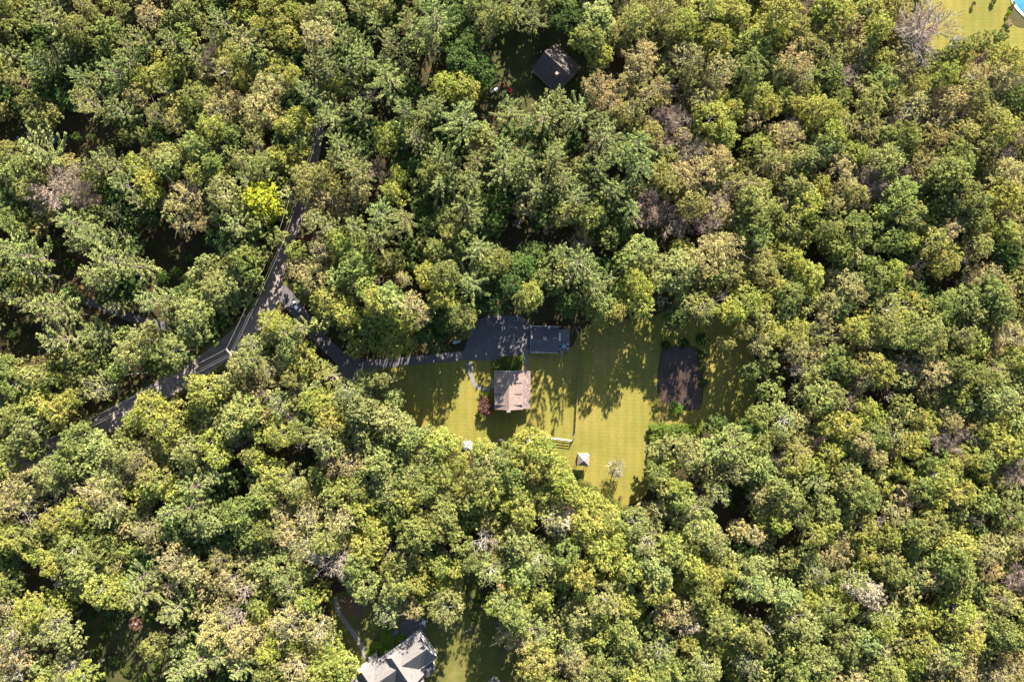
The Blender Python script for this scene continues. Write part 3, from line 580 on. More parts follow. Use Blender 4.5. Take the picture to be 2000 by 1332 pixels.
# dark hollows between the crowns, where the photograph looks down to the shaded floor
GAPS = [(905,330,14),(975,300,16),(1060,420,14),(955,470,18),(900,440,12),(1130,300,12),(1085,270,10),(720,470,12),(780,470,14),(1210,320,14),(870,300,14),(700,260,14),(745,230,12),(660,180,10),(370,60,12),(100,80,12),(280,130,12),(1100,450,20),(1160,480,16),(30,250,34),(130,270,40),(180,262,38),(225,280,34),(262,292,24),(300,560,22),(330,510,55),(380,490,36),(300,470,34),(110,470,32),(130,520,34),(30,640,48),(60,665,30),(160,610,26),(170,575,26),
        (210,640,30),(260,615,24),(310,632,12),(215,690,16),(250,740,22),(200,810,30),(60,900,28),(95,880,20),(545,265,26),(750,340,26),(760,310,26),(625,300,16),(990,60,34),(1180,130,28),(1160,110,26),(850,150,30),(840,120,22),
        (945,225,18),(960,240,14),(780,540,22),(790,560,22),(1040,440,22),(1185,485,22),(1300,475,40),(1340,470,36),(1270,450,20),(1450,290,30),(1430,300,20),(1590,500,18),(1600,520,20),(1720,505,22),(1820,545,34),(1850,540,22),(1940,480,22),
        (1540,715,26),(1535,740,28),(1560,690,14),(1540,790,16),(1360,610,24),(1420,560,16),(1440,950,26),(1430,975,26),(1430,1000,26),(1450,1000,20),(1440,1080,20),(1540,1070,22),(1420,1180,18),(1480,1180,24),(540,895,26),(600,895,26),(485,920,18),
        (945,1130,26),(930,1190,34),(20,1110,24),(50,1140,34),(90,1150,26),(108,1132,26),(320,1130,10),(660,1150,20),(690,1180,24),(220,1200,40),(240,1240,40),(240,1300,50),(280,1310,36),(1180,620,20),(870,180,0),(970,575,20),(1010,560,20),(1010,595,16),(1060,600,30),(1090,610,22),
        (620,690,26),(600,660,20),(1730,770,22),(1780,770,18),(1835,1120,12),(1830,1220,16),(1010,470,20),(870,250,0),(1260,1190,18),(1175,1240,14)]
# ------------------------------------------------------------------ place the trees
RND = random.Random(7)
PALETTE = {'P': (.19,.225,.082), 'Y': (.24,.265,.068), 'G': (.165,.195,.062), 'g': (.215,.245,.088), 'D': (.08,.125,.038),  # D: shade put into a darker leaf colour
           'T': (.285,.27,.115), 'O': (.23,.235,.08), 'B': (.21,.18,.125), 'W': (.34,.32,.22), 'N': (.2,.19,.1)}
BARKC = {'P': (.16,.13,.11), 'Y': (.22,.20,.17), 'G': (.20,.18,.15), 'g': (.28,.26,.22), 'D': (.14,.12,.10), 'T': (.26,.235,.175), 'O': (.27,.24,.19), 'B': (.30,.235,.20), 'W': (.5,.47,.4), 'N': (.25,.22,.18)}
KIND = {'P': 'pine_tree', 'Y': 'yellow_green_tree', 'T': 'tan_brown_tree', 'O': 'tan_brown_tree', 'B': 'tan_brown_tree', 'G': 'broadleaf_tree', 'g': 'broadleaf_tree', 'D': 'broadleaf_tree', 'W': 'broadleaf_tree', 'N': 'dead_tree'}  # leaf colour alone sorts the leafy kinds; species unknown
FORM = {'P': ['pine'], 'Y': ['broad', 'clump', 'clump'], 'G': ['broad', 'broad', 'clump'], 'g': ['clump', 'loose', 'broad'], 'D': ['broad', 'clump'], 'T': ['loose', 'clump', 'loose'], 'O': ['clump', 'loose'], 'B': ['twiggy'], 'W': ['loose'], 'N': ['dead']}
TREES += ' P1010,18,32 G1060,8,30 P1040,30,28 G985,35,26 P965,12,30 D1140,70,24 Y1170,110,24 '  # extra trees put in to shade the cabin's yard
trees = []   # kind, x, y, r (photo pixels), fill
for tok in TREES.split():
    k = tok[0]; q = tok[1:].split(','); x, y = float(q[0]), float(q[1])
    if len(q) > 2: r = float(q[2])
    else:
        r = 27.0
        if any(math.hypot(x-t[1], y-t[2]) < 24 for t in trees): continue
    trees.append([k, x, y, r, False])
def inside_any(xs, ys, polys):
    m = np.zeros(np.shape(xs), bool)
    for p in polys: m |= pip(xs, ys, p)
    return m
gapA = np.array(GAPS, float)
TX = [t[1] for t in trees]; TY = [t[2] for t in trees]; TR = [t[3] for t in trees]
cand = 14000
cx = [RND.uniform(-35, 2035) for _ in range(cand)]; cy = [RND.uniform(-35, 1367) for _ in range(cand)]
rr = [RND.uniform(19, 29) for _ in range(cand)]
ok = np.ones(cand, bool)
for a in range(0, 8):
    ax = np.array(cx)+np.array(rr)*.8*math.cos(a*math.pi/4); ay = np.array(cy)+np.array(rr)*.8*math.sin(a*math.pi/4)
    ok &= ~inside_any(ax, ay, OPEN)
ok &= ~inside_any(np.array(cx), np.array(cy), OPEN)
ok &= ~((gapA[:, 0][None]-np.array(cx)[:, None])**2+(gapA[:, 1][None]-np.array(cy)[:, None])**2 < (gapA[:, 2][None]+8)**2).any(1)
n_exp = len(trees)
for i in range(cand):
    if not ok[i]: continue
    x, y, r = cx[i], cy[i], rr[i]
    X = np.array(TX); Y = np.array(TY); R_ = np.array(TR)
    d = np.hypot(X-x, Y-y)
    if (d < .50*(R_+r)).any() or (d < R_*.78).any(): continue
    j = int(np.argmin(d[:n_exp])); k = trees[j][0]
    if k == 'P' and RND.random() < .6: k = 'D'  # darker D leaves paint shade into the gaps among pines
    if k in 'NBW': k = RND.choice('OgT')
    if RND.random() < .10: k = RND.choice('GOgY')
    trees.append([k, x, y, r, True]); TX.append(x); TY.append(y); TR.append(r)

MARKS = [("the brown-roofed house", 995, 762), ("the garage", 1068, 662), ("the dark pond", 1328, 740), ("the gazebo", 1139, 897), ("the silver car", 578, 600),
         ("the utility pole", 447, 688), ("the dark-roofed cabin", 1087, 133), ("the swimming pool", 1992, 20), ("the blue pool ring", 95, 270),
         ("the pale grey-roofed house", 780, 1280), ("the two slatted shelters", 108, 1132), ("the brown fire pit", 263, 1218), ("the big leafless tree", 1800, 70),
         ("the lime-green tree", 514, 392), ("the bottom right corner", 2000, 1332), ("the right edge's middle", 2000, 700), ("the bottom edge's middle", 1150, 1332),
         ("the top left corner", 0, 0), ("the left edge's middle", 0, 700), ("the bottom left corner", 0, 1332), ("the top edge's middle", 1400, 0)]
DIRS = ["right of", "below right of", "below", "below left of", "left of", "above left of", "above", "above right of"]
ORD = ["nearest", "second nearest", "third nearest", "fourth nearest", "fifth nearest", "sixth nearest", "seventh nearest", "eighth nearest", "ninth nearest", "tenth nearest", "eleventh nearest", "twelfth nearest", "thirteenth nearest", "fourteenth nearest", "fifteenth nearest"]
LOOK = {'P': ("feathery grey-green pine", "dark grey-green pine"), 'Y': ("yellow-green leafy tree", "bright yellow-green leafy tree"), 'G': ("mid-green broadleaf tree", "leafy mid-green tree"),
        'g': ("pale grey-green broadleaf tree", "pale sage-green tree"), 'D': ("dark shaded green tree", "dark shaded green tree"), 'T': ("tan thin-leaved tree", "tan thin-leaved tree"),
        'O': ("olive-brown leafy tree", "olive-brown leafy tree"), 'B': ("brown twiggy tree with few leaves", "brown twiggy tree with few leaves"), 'W': ("cream-coloured pale tree", "cream-coloured pale tree"), 'N': ("bare pale dead tree", "bare pale dead tree")}
def size_word(r, k):
    if k == 'N': return "small " if r < 18 else ("large " if r > 30 else "")
    return "small " if r < 24 else ("large " if r > 35 else "")
bins = {}
for i, t in enumerate(trees):
    k, x, y, r, fill = t
    m = min(MARKS, key=lambda q: math.hypot(q[1]-x, q[2]-y)); a = math.atan2(y-m[2], x-m[1]); d = DIRS[int(round(a/(math.pi/4))) % 8]
    bins.setdefault((size_word(r, k)+LOOK[k][0], d, m[0]), []).append((math.hypot(m[1]-x, m[2]-y), i))
LABEL = {}
for (look, d, m), v in bins.items():
    v.sort()
    for n, (_, i) in enumerate(v):
        LABEL[i] = f"{look} {d} {m}" + (f", {ORD[min(n, 14)]} such" if len(v) > 1 else "")

# the 300 that show largest of each kind stand alone, the rest go into one mass
order = sorted(range(len(trees)), key=lambda i: (trees[i][4], -trees[i][3]))
count = {}; solo = []; rest = []
for i in order:
    n = KIND[trees[i][0]]
    inframe = 0 < trees[i][1] < 2000 and 0 < trees[i][2] < 1332
    if count.get(n, 0) < 298: count[n] = count.get(n, 0)+1; solo.append(i)
    else: rest.append(i)
print("trees", len(trees), "explicit", n_exp, count, "rest", len(rest))

def jit(c, a=.10):
    v = 1+RND.uniform(-a, a); return tuple(max(0, ch*v*(1+RND.uniform(-.06, .06))) for ch in c)
def dims(k, r, fill):
    """tree height in metres from its crown radius in pixels"""
    rm = r*S
    if k == 'P': h = 14.5+rm*1.3
    elif k == 'N': h = 11.5+rm*1.0
    elif k == 'D': h = 8.5+rm*.7
    elif k == 'B': h = 9.5+rm*.9
    else: h = 11.0+rm*1.15
    h *= RND.uniform(.84, 1.16) if k in 'PGgY' else RND.uniform(.9, 1.1)
    if fill: h *= .78
    return h
def tall(x, y):
    return 1.62 if (988 < x < 1060 and 500 < y < 625) else 1.5 if (700 < x < 885 and 535 < y < 665) else (1.12 if 1060 < x < 1240 and 480 < y < 640 else (1.2 if 1240 < x < 1490 and 540 < y < 680 else 1.0))
def place(k, x, y, r, fill):
    h = dims(k, r, fill)*tall(x, y); hc = h*(.66 if k != 'P' else .70)
    X, Y = P(x, y, hc); rm = r*S*(H-hc)/H*(1.02 if k in 'P' else 1.04)
    return X, Y, rm, h
for i in solo:
    k, x, y, r, fill = trees[i]
    X, Y, rm, h = place(k, x, y, r, fill)
    form = 'twiggy' if (k == 'N' and r > 40) else RND.choice(FORM[k]); crown, limbs = RND.choice(VAR[form])
    name = KIND[k]; cat = {'pine_tree': 'pine tree', 'yellow_green_tree': 'maple tree', 'tan_brown_tree': 'oak tree', 'broadleaf_tree': 'broadleaf tree', 'dead_tree': 'dead tree'}[name]
    rt = empty(name, (X, Y, 0), RND.uniform(0, 6.283)); e = RND.uniform(.90, 1.10)
    rt.scale = (rm*e, rm/e, h)
    tag(rt, LABEL[i], cat, cat.replace(' tree', '')+" trees of the wood")
    c = PALETTE[k]
    t = link_mesh("trunk", limbs, None, rt); t.color = (*jit(BARKC[k], .15), 1)
    if crown and k != 'N':
        o = link_mesh("crown", crown, None, rt); o.color = (*jit(c), 1)
        if (x, y) in ((514, 392), (525, 422)): o.color = (.31, .35, .04, 1)

# the rest, and the woods just outside the frame that shade and border it: merged masses of low-cost crowns
def merged(name, items, label, cat, group=None):
    """items (X, Y, rm, h, colour kind)"""
    by = {}
    for X, Y, rm, h, k in items: by.setdefault(k, []).append((X, Y, rm, h))
    Vs, cols = [], []
    for k, L_ in by.items():
        for X, Y, rm, h in L_:
            V, F, me = RND.choice(VAR['low']); a = RND.uniform(0, 6.283); c_, s_ = math.cos(a), math.sin(a)
            W = V.copy(); x = W[:, 0]*rm; y = W[:, 1]*rm
            Vs.append(np.stack([x*c_-y*s_+X, x*s_+y*c_+Y, W[:, 2]*h], 1)); 
            cc = jit(PALETTE[k]); cols.append(np.tile(np.array([*cc, 1.0]), (len(W), 1)))
    V = np.concatenate(Vs); C = np.concatenate(cols)
    me = np_mesh(name, V, np.arange(len(V)).reshape(-1, 4), MASS)
    at = me.color_attributes.new("tree_colour", 'FLOAT_COLOR', 'POINT'); at.data.foreach_set("color", C.astype(np.float32).ravel())
    o = link_mesh(name, me, None); tag(o, label, cat, group, 'stuff'); return o
MASS = leaf_mat("mass_foliage")
_n = MASS.node_tree.nodes; _a = _n.new("ShaderNodeAttribute"); _a.attribute_name = "tree_colour"
for l in list(MASS.node_tree.links):
    if l.from_node.type == 'OBJECT_INFO': s_ = l.to_socket; MASS.node_tree.links.new(_a.outputs['Color'], s_)
if rest:
    merged("understory_woods", [(*place(*trees[i]), trees[i][0]) for i in rest], "mass of small mixed green trees filling in between the larger crowns", "woodland")
ring = []
for _ in range(5000):
    x = RND.uniform(-190, 2190); y = RND.uniform(-330, 1500)
    inx = -48 < x < 2048; iny = -46 < y < 1378
    if inx and iny: continue
    if y < -230 and RND.random() < .4: continue
    if pip([x], [y], [(1700,-400),(2400,-400),(2400,170),(2040,170),(1900,100)])[0]: continue
    if pip([x], [y], road_p)[0]: continue
    if any(math.hypot(x-a, y-b) < 38 for a, b in ring): continue
    ring.append((x, y))
merged("surrounding_woods", [(*P(x, y, 12), RND.uniform(4.2, 6.4), RND.uniform(13, 19), RND.choice('GgYOTP')) for x, y in ring], "woods that go on all round beyond the picture", "woodland")

# undergrowth on the forest floor
rng = np.random.default_rng(5); n = 90000
ux = rng.uniform(-60, 2060, n); uy = rng.uniform(-60, 1392, n)
clump = (np.sin(ux*.031+np.sin(uy*.023)*2)+np.sin(uy*.037+ux*.011)) > -.6
ok = clump & ~inside_any(ux, uy, [LAWN, YARD_TOP, POOL_LAWN, LEFT_LAWN, LOW_LAWN, road_p, side_p, drive_p, PAD, [(1036,600),(1110,600),(1136,640),(1037,640)]])
for a, b in ((12, 0), (-12, 0)): ok &= ~inside_any(ux+a, uy+b, [road_p])
ux, uy = ux[ok], uy[ok]; n = len(ux)
c = np.stack([(ux-1000)*S, (666-uy)*S, rng.uniform(.05, 1.1, n)**1.5], 1); s = rng.uniform(.12, .38, n)
V = quads(c, rdir(n, rng)+np.array([0, 0, 1.0]), rdir(n, rng), s*.6, s, rng)
me = np_mesh("undergrowth", V, np.arange(len(V)).reshape(-1, 4), LEAF)
o = link_mesh("undergrowth", me, None); o.color = (.06, .085, .022, 1); tag(o, "low green undergrowth over the forest floor between the trees", "undergrowth", None, 'stuff')

# ------------------------------------------------------------------ shrubs and garden plants
def shrub(name, px, py, rpx, h, col, label, cat='shrub', group=None, v=None, sq=1.0):
    X, Y = P(px, py, h*.6); rm = rpx*S*1.05
    rt = empty(name, (X, Y, 0), RND.uniform(0, 6.28)); rt.scale = (rm, rm*sq, h); tag(rt, label, cat, group)
    cr, lm = VAR['shrub'][v if v is not None else RND.randrange(3)]
    t = link_mesh("stem", lm, None, rt); t.color = (.2, .16, .12, 1)
    o = link_mesh("crown", cr, None, rt); o.color = (*col, 1); return rt
shrub("purple_shrub", 949, 796, 17, 3.6, (.13,.065,.06), "round purple-leaved bush at the corner of the brown-roofed house", v=0)
shrub("lime_shrub", 951, 772, 6, 1.6, (.22,.32,.02), "small lime-green shrub beside the front path's end")
for x, y, r, lb in ((972,714,13,"dark green bush between the driveway and the house, leftmost of five"),(988,707,12,"dark green bush north of the house, second from the left"),(1003,711,15,"widest green bush above the brown roof"),
                    (997,722,10,"green bush against the north wall of the brown-roofed house"),(1014,704,10,"green bush beside the white fence corner near the garage")):
    shrub("garden_shrub", x, y, r, 2.4, (.075,.125,.024), lb, 'shrub', "bushes on the north side of the house")
shrub("flowering_shrub", 914, 870, 10.5, 2.6, (.52,.53,.52), "round whitish flowering shrub at the foot of the lawn, the larger of two", 'shrub', "whitish round shrubs", 1)
shrub("flowering_shrub", 881, 868, 7.5, 2.0, (.42,.40,.39), "round pale shrub at the foot of the lawn, the smaller of two", 'shrub', "whitish round shrubs", 1)
shrub("pond_shrub", 1284, 787, 9, 1.6, (.17,.17,.05), "rounded olive bush at the pond's lower left corner")
shrub("pond_shrub", 1322, 797, 13, 2.0, (.09,.17,.03), "bright green bush below the pond")
shrub("pond_shrub", 1298, 792, 6, 1.2, (.18,.16,.05), "low yellowish plant between the two pond bushes")
for x, y, r, c_, lb in ((1371,694,10,(.05,.09,.03),"dark bush at the pond's upper right corner"),(1373,720,8,(.06,.10,.03),"bush on the pond's right bank, upper one"),(1374,748,9,(.05,.09,.025),"bush on the pond's right bank, lower one"),(1372,663,13,(.06,.10,.035),"round dark green bush above right of the pond"),
                        (1300,674,9,(.06,.08,.03),"small dark bush above the pond's left corner"),(1334,670,11,(.045,.07,.025),"low dark bush above the middle of the pond")):
    shrub("bank_shrub", x, y, r, 2.0, c_, lb)
X, Y = P(1203, 916, 4)
rt = empty("lone_tree", (X, Y, 0)); rt.scale = (3.3, 3.3, 6.2); tag(rt, "small lone thin-leaved tree standing on the lawn right of the gazebo", "tree")
t = link_mesh("trunk", VAR['twiggy'][1][1], None, rt); t.color = (.36, .31, .24, 1)
o = link_mesh("crown", VAR['loose'][1][0], None, rt); o.color = (.21, .21, .10, 1)
shrub("lawn_shrub", 1212, 972, 4, 1.2, (.20,.15,.08), "tiny bush at the lawn's bottom tip"); shrub("lawn_shrub", 1238, 968, 5, 1.4, (.13,.13,.05), "small olive bush near the lawn's bottom tip", sq=.8)
# the overgrown edge right of the lower lawn
ivy = []
i = 0
for (x0, y0, x1, y1) in ((1276,838,1345,838),(1276,838,1276,915),(1290,852,1350,850),(1292,868,1292,920),(1340,845,1370,838),(1312,850,1330,866)):
    nn = max(2, int(math.hypot(x1-x0, y1-y0)/13))
    for q in range(nn+1):
        x = x0+(x1-x0)*q/nn+RND.uniform(-3, 3); y = y0+(y1-y0)*q/nn+RND.uniform(-3, 3)
        ivy.append((x, y))
for q, (x, y) in enumerate(ivy):
    shrub("thicket_shrub", x, y, RND.uniform(9, 13), RND.uniform(2.2, 3.6), jit((.12,.175,.035), .2), "bright green leafy bush in the square-cornered thicket beside the lower lawn", 'shrub', "bushes of the thicket right of the lawn")
# meadow edge along the bottom of the lawn
for q in range(26):
    u = q/25; x = 1120+(1225-1120)*u+RND.uniform(-3, 3); y = 930+(1000-930)*u+RND.uniform(-4, 8)
    shrub("edge_shrub", x, y, RND.uniform(6, 10), RND.uniform(.9, 2.0), jit((.17,.19,.05), .2), "low tangled yellow-green bush along the lawn's lower left edge", 'shrub', "bushes along the lawn's lower edge")
for x, y, r, c_, lb in ((1970,48,8,(.30,.25,.14),"beige dome-shaped shrub beside the pool terrace"),(1963,55,7,(.05,.08,.03),"dark green shrub beside the beige one by the pool"),(1971,26,5,(.16,.24,.02),"small lime plant left of the pool"),(1979,8,5,(.14,.2,.03),"green plant at the picture's top beside the pool rim"),
                        (1941,3,5,(.05,.07,.03),"small dark conical bush on the pool lawn"),(1902,8,4,(.07,.05,.035),"tiny brown bush on the pool lawn")):
    shrub("pool_shrub", x, y, r, 1.5, c_, lb)
for q, (x, y) in enumerate([(660,1290),(672,1300),(690,1290),(735,1262),(750,1250),(745,1272),(768,1258),(785,1250),(650,1262),(725,1275),(640,1245),(757,1235)]):
    shrub("garden_shrub", x, y, RND.uniform(8, 13), RND.uniform(1.2, 2.2), jit((.12,.2,.03), .2), "leafy green bush in the beds before the grey-roofed house", 'shrub', "bushes before the grey-roofed house")

for q, (x, y) in enumerate([(185,1200),(215,1195),(250,1192),(290,1205),(200,1240),(185,1275),(300,1270),(305,1300),(225,1290),(250,1310),(195,1320),(285,1325),(210,1215)]):
    shrub("clearing_shrub", x, y, RND.uniform(6, 12), RND.uniform(1.0, 2.4), jit((.10,.15,.035), .3), "low green bush growing in the shaded lower left clearing", 'shrub', "bushes in the lower left clearing")
for q, (x, y) in enumerate([(330,500),(345,530),(320,540),(372,505),(365,545),(300,480),(50,640),(25,655),(110,475),(135,515),(180,270),(225,285),(150,268),(1440,955),(1432,990),(1300,480),(1335,470),(1535,735),(545,895),(595,900),(935,1170),(925,1200)]):
    shrub("forest_sapling", x, y, RND.uniform(8, 15), RND.uniform(2.5, 5.5), jit((.07,.11,.03), .2), "dark green sapling growing in a shaded gap between the tall trees", 'sapling', "saplings in the gaps of the wood")
# ------------------------------------------------------------------ buildings
def gable(mb, x0, x1, y0, y1, z0, z1, over=.35, t=.14, axis='y'):
    """two roof slabs; the ridge runs along axis"""
    if axis == 'y':
        xm = (x0+x1)/2; sl_ = (z1-z0)/(xm-x0); ze = z0-over*sl_
        mb.slab([(x0-over, y0-over, ze), (xm, y0-over, z1), (xm, y1+over, z1), (x0-over, y1+over, ze)], t)
        mb.slab([(xm, y0-over, z1), (x1+over, y0-over, ze), (x1+over, y1+over, ze), (xm, y1+over, z1)], t)
    else:
        ym = (y0+y1)/2; sl_ = (z1-z0)/(ym-y0); ze = z0-over*sl_
        mb.slab([(x0-over, y0-over, ze), (x1+over, y0-over, ze), (x1+over, ym, z1), (x0-over, ym, z1)], t)
        mb.slab([(x0-over, ym, z1), (x1+over, ym, z1), (x1+over, y1+over, ze), (x0-over, y1+over, ze)], t)
def gwalls(mb, x0, x1, y0, y1, z0, z1, axis='y', base=0.0):
    """house body with gable ends up to the roof's underside"""
    if axis == 'y':
        xm = (x0+x1)/2; z1 -= .16; z0 -= .16
        A = [(x0, y0, base), (x1, y0, base), (x1, y0, z0), (xm, y0, z1), (x0, y0, z0)]; B = [(x, y1, z) for x, _, z in A]
    else:
        ym = (y0+y1)/2; z1 -= .16; z0 -= .16
        A = [(x0, y0, base), (x0, y1, base), (x0, y1, z0), (x0, ym, z1), (x0, y0, z0)]; B = [(x1, y, z) for _, y, z in A]
    n = len(mb.v); mb.v += A+B; mb.f.append(tuple(n+i for i in range(5))); mb.f.append(tuple(n+5+i for i in range(5))[::-1])
    for i in range(5):
        j = (i+1) % 5; mb.f.append((n+i, n+j, n+5+j, n+5+i))
def window(rt, x, y, z, w_, h_, face, frame=M and M['white']):
    """face: 'n','s','e','w' side of the wall it sits in"""
    dx, dy = {'n': (0, 1), 's': (0, -1), 'e': (1, 0), 'w': (-1, 0)}[face]
    f = MB(); g_ = MB(); hor = face in 'ns'
    sz = lambda a, b: (a, .06, b) if hor else (.06, a, b)
    o_ = lambda a, b: (x+(a if hor else 0)+dx*.03, y+(0 if hor else a)+dy*.03, z+b)
    f.box(o_(0, h_/2), sz(w_+.12, .1)); f.box(o_(0, -h_/2), sz(w_+.12, .1)); f.box(o_(-w_/2, 0), sz(.1, h_-.1)); f.box(o_(w_/2, 0), sz(.1, h_-.1)); f.box(o_(0, 0), sz(w_-.1, .05))
    fo = f.build("window", M['white'], rt)
    g_.box((x+dx*.012, y+dy*.012, z), ((w_, .03, h_) if hor else (.03, w_, h_))); g_.build("pane", M['glass'], fo)
def door(rt, x, y, z, w_, h_, face, mat):
    hor = face in 'ns'; dx, dy = {'n': (0, 1), 's': (0, -1), 'e': (1, 0), 'w': (-1, 0)}[face]
    d = MB().box((x+dx*.03, y+dy*.03, z+h_/2), ((w_, .06, h_) if hor else (.06, w_, h_))).build("door", mat, rt)
    MB().box((x+dx*.09+(.35*w_ if hor else 0), y+dy*.09+(0 if hor else .35*w_), z+1.0), (.06, .06, .12)).build("handle", M['metal'], d)

# --- brown-roofed house (px 967..1021 x 725..799, porch to 1037)
cx, cy = P(994, 762, 5); rt = empty("house", (cx, cy, 0)); tag(rt, "brown-roofed house with three pairs of roof dormers, beside the walled lawn", "house")
hw, hl = 4.45, 6.25; EZ, RZ = 5.0, 7.5
mb = MB(); gwalls(mb, -hw, hw, -hl, hl, EZ, RZ); mb.build("wall", M['wall_tan'], rt)
mb = MB(); gable(mb, -hw, hw, -hl, hl, EZ, RZ, .35); roof = mb.build("roof", M['roof_brown'], rt)
mb = MB(); mb.bar((-hw-.42, -hl-.35, EZ-.36), (-hw-.42, hl+.35, EZ-.36), .12, .12); mb.bar((-hw-.35, hl+.39, EZ-.30), (0, hl+.39, RZ-.05), .07, .2); mb.bar((hw+.35, hl+.39, EZ-.30), (0, hl+.39, RZ-.05), .07, .2); mb.build("gutter", M['white'], roof)
slope = (RZ-EZ)/hw
MB().bar((0, -hl-.35, RZ+.02), (0, hl+.35, RZ+.02), .28, .07).build("ridge_cap", M['roof_brown'], roof)
for sx in (-1, 1):
    for q in range(3):
        y1 = 2.55-q*3.75; y0_, y1_ = y1, y1+(3.35 if q else 3.3)    # shed dormers: flatter sheets standing a little over the main slope
        xa, xb = sx*(hw+.30), sx*(hw*.30); za = RZ-abs(xa)*slope+.62; zb = RZ-abs(xb)*slope+.03
        r_ = MB().slab([(xa, y0_, za), (xa, y1_, za), (xb, y1_, zb), (xb, y0_, zb)] if sx < 0 else [(xa, y1_, za), (xa, y0_, za), (xb, y0_, zb), (xb, y1_, zb)], .10)
        dm = r_.build("dormer", M['roof_brown'], rt)
        zr = lambda x: RZ-abs(x)*slope-.02
        mb = MB()
        for yy in (y0_+.12, y1_-.12):
            mb.poly([(sx*hw, yy, zr(hw)), (sx*hw, yy, za-.14), (xb, yy, zb-.1)])
        mb.box((sx*(hw-.02), (y0_+y1_)/2, (zr(hw)+za-.12)/2), (.08, y1_-y0_-.24, max(.1, za-.12-zr(hw)))); mb.build("cheek", M['wall_tan'], dm)
        window(rt, sx*(hw+.0), (y0_+y1_)/2, 2.6, 1.6, 1.2, 'e' if sx > 0 else 'w')
# east porch, lower shed roof
pz0, pz1 = 3.35, 2.65
MB().slab([(hw+.30, -hl-.3, pz0), (hw+2.95, -hl-.3, pz1), (hw+2.95, hl+.25, pz1), (hw+.30, hl+.25, pz0)], .14).build("porch_roof", M['roof_porch'], rt)
mb = MB()
for q in range(5): mb.box((hw+2.7, -hl+.2+q*(2*hl-.5)/4, 1.3), (.16, .16, 2.45))
mb.build("porch_posts", M['white'], rt)
MB().box((hw+1.5, 0, .15), (2.6, 2*hl-.2, .3)).build("porch_floor", M['deck'], rt)
door(rt, hw, 1.2, .3, 1.0, 2.1, 'e', M['glass'])
# west entry porch
MB().slab([(-hw-1.55, .6, 2.7), (-hw-.02, .6, 3.1), (-hw-.02, 3.35, 3.1), (-hw-1.55, 3.35, 2.7)], .14).build("entry_roof", M['roof_brown'], rt)
mb = MB(); mb.box((-hw-1.35, .8, 1.3), (.16, .16, 2.6)); mb.box((-hw-1.35, 3.15, 1.3), (.16, .16, 2.6)); mb.build("entry_posts", M['white'], rt)
MB().box((-hw-.85, 2, .12), (1.6, 2.6, .24)).build("entry_step", M['stone'], rt)
door(rt, -hw, 2, .24, 1.0, 2.1, 'w', M['darkred'])
c_ = MB().box((-.1, -hl-.62, 3.75), (1.15, .75, 7.5)).build("chimney", M['brick'], rt, bevel=.03)
MB().box((-.1, -hl-.62, 7.62), (1.3, .9, .12)).build("chimney_cap", M['stone'], c_)
for x in (-2.6, 2.6):
    for z in (1.6,): window(rt, x, -hl, z, 1.2, 1.3, 's'); window(rt, x, hl, z, 1.2, 1.3, 'n')
window(rt, 0, hl, 4.9, 1.1, 1.2, 'n'); window(rt, 2.0, -hl, 4.6, .9, 1.0, 's')

# --- garage with roof deck
cx, cy = P(1064, 663, 3.2); rt = empty("garage", (cx, cy, 0), math.radians(-1.5)); tag(rt, "dark flat-looking garage roof at the end of the wide driveway", "garage")
mb = MB(); gwalls(mb, -4.5, 4.5, -4.2, 4.2, 2.6, 4.0, 'x'); mb.build("wall", M['wall_white'], rt)
mb = MB(); gable(mb, -4.5, 4.5, -4.2, 4.2, 2.6, 4.0, .3, .14, 'x'); roof = mb.build("roof", M['roof_dark'], rt)
mb = MB()
for yy in (-4.55, 4.55): mb.box((0, yy, 2.5), (9.7, .12, .14))
mb.build("gutter", M['white'], roof)
mb = MB(); mb.box((-4.86, 0, 2.5), (.1, 9.0, .1)); mb.build("fascia", M['white'], roof)
cp = MB(); cp.box((-.05, .35, 4.25), (.8, .8, .9)); cu = cp.build("cupola", M['white'], rt)
cp = MB(); 
for a in range(4):
    q = [(-.6, -.6), (.6, -.6), (.6, .6), (-.6, .6)]; p_, r_ = q[a], q[(a+1) % 4]
    cp.poly([(p_[0]-.05, p_[1]+.35, 4.72), (r_[0]-.05, r_[1]+.35, 4.72), (-.05, .35, 5.15)])
cp.build("cupola_roof", M['brick'], cu)
MB().tube((1.0, 2.6, 3.0), (1.0, 2.6, 3.75), .09, .09, 8).build("vent_pipe", M['white'], roof)
for yy in (-2.1, 2.1): 
    d = MB().box((-4.53, yy, 1.15), (.06, 3.2, 2.2)).build("garage_door", M['white'], rt)
window(rt, 0, -4.2, 1.6, 1.4, 1.1, 's'); window(rt, -2.8, -4.2, 1.6, 1.2, 1.1, 's')
# terrace beside the garage
dx0, dx1 = 4.95, 8.6
MB().box(((dx0+dx1)/2, -.1, .35), (dx1-dx0, 7.7, .7)).build("deck", M['deck'], rt)
mb = MB(); mb.bar((dx1, -3.9, 1.6), (dx1, 3.7, 1.6), .1, .07); mb.bar((dx0+.1, -3.9, 1.6), (dx1, -3.9, 1.6), .1, .07)
for q in range(6): mb.box((dx1, -3.9+q*1.52, 1.1), (.08, .08, .95))
for q in range(3): mb.box((dx0+.2+q*1.6, -3.9, 1.1), (.08, .08, .95))
mb.build("railing", M['wood'], rt)
mb = MB()
for q in range(3): mb.box((6.2, -4.2-q*.4, .55-q*.18), (.9, .42, .16))
mb.build("steps", M['wood'], rt)
def at_g(x, y): c_, s_ = math.cos(math.radians(-1.5)), math.sin(math.radians(-1.5)); return (cx+x*c_-y*s_, cy+x*s_+y*c_)
bx, by = at_g(5.3, 1.0)
t = empty("bench", (bx, by, .7)); tag(t, "long white bench against the garage's side on the deck", "bench")
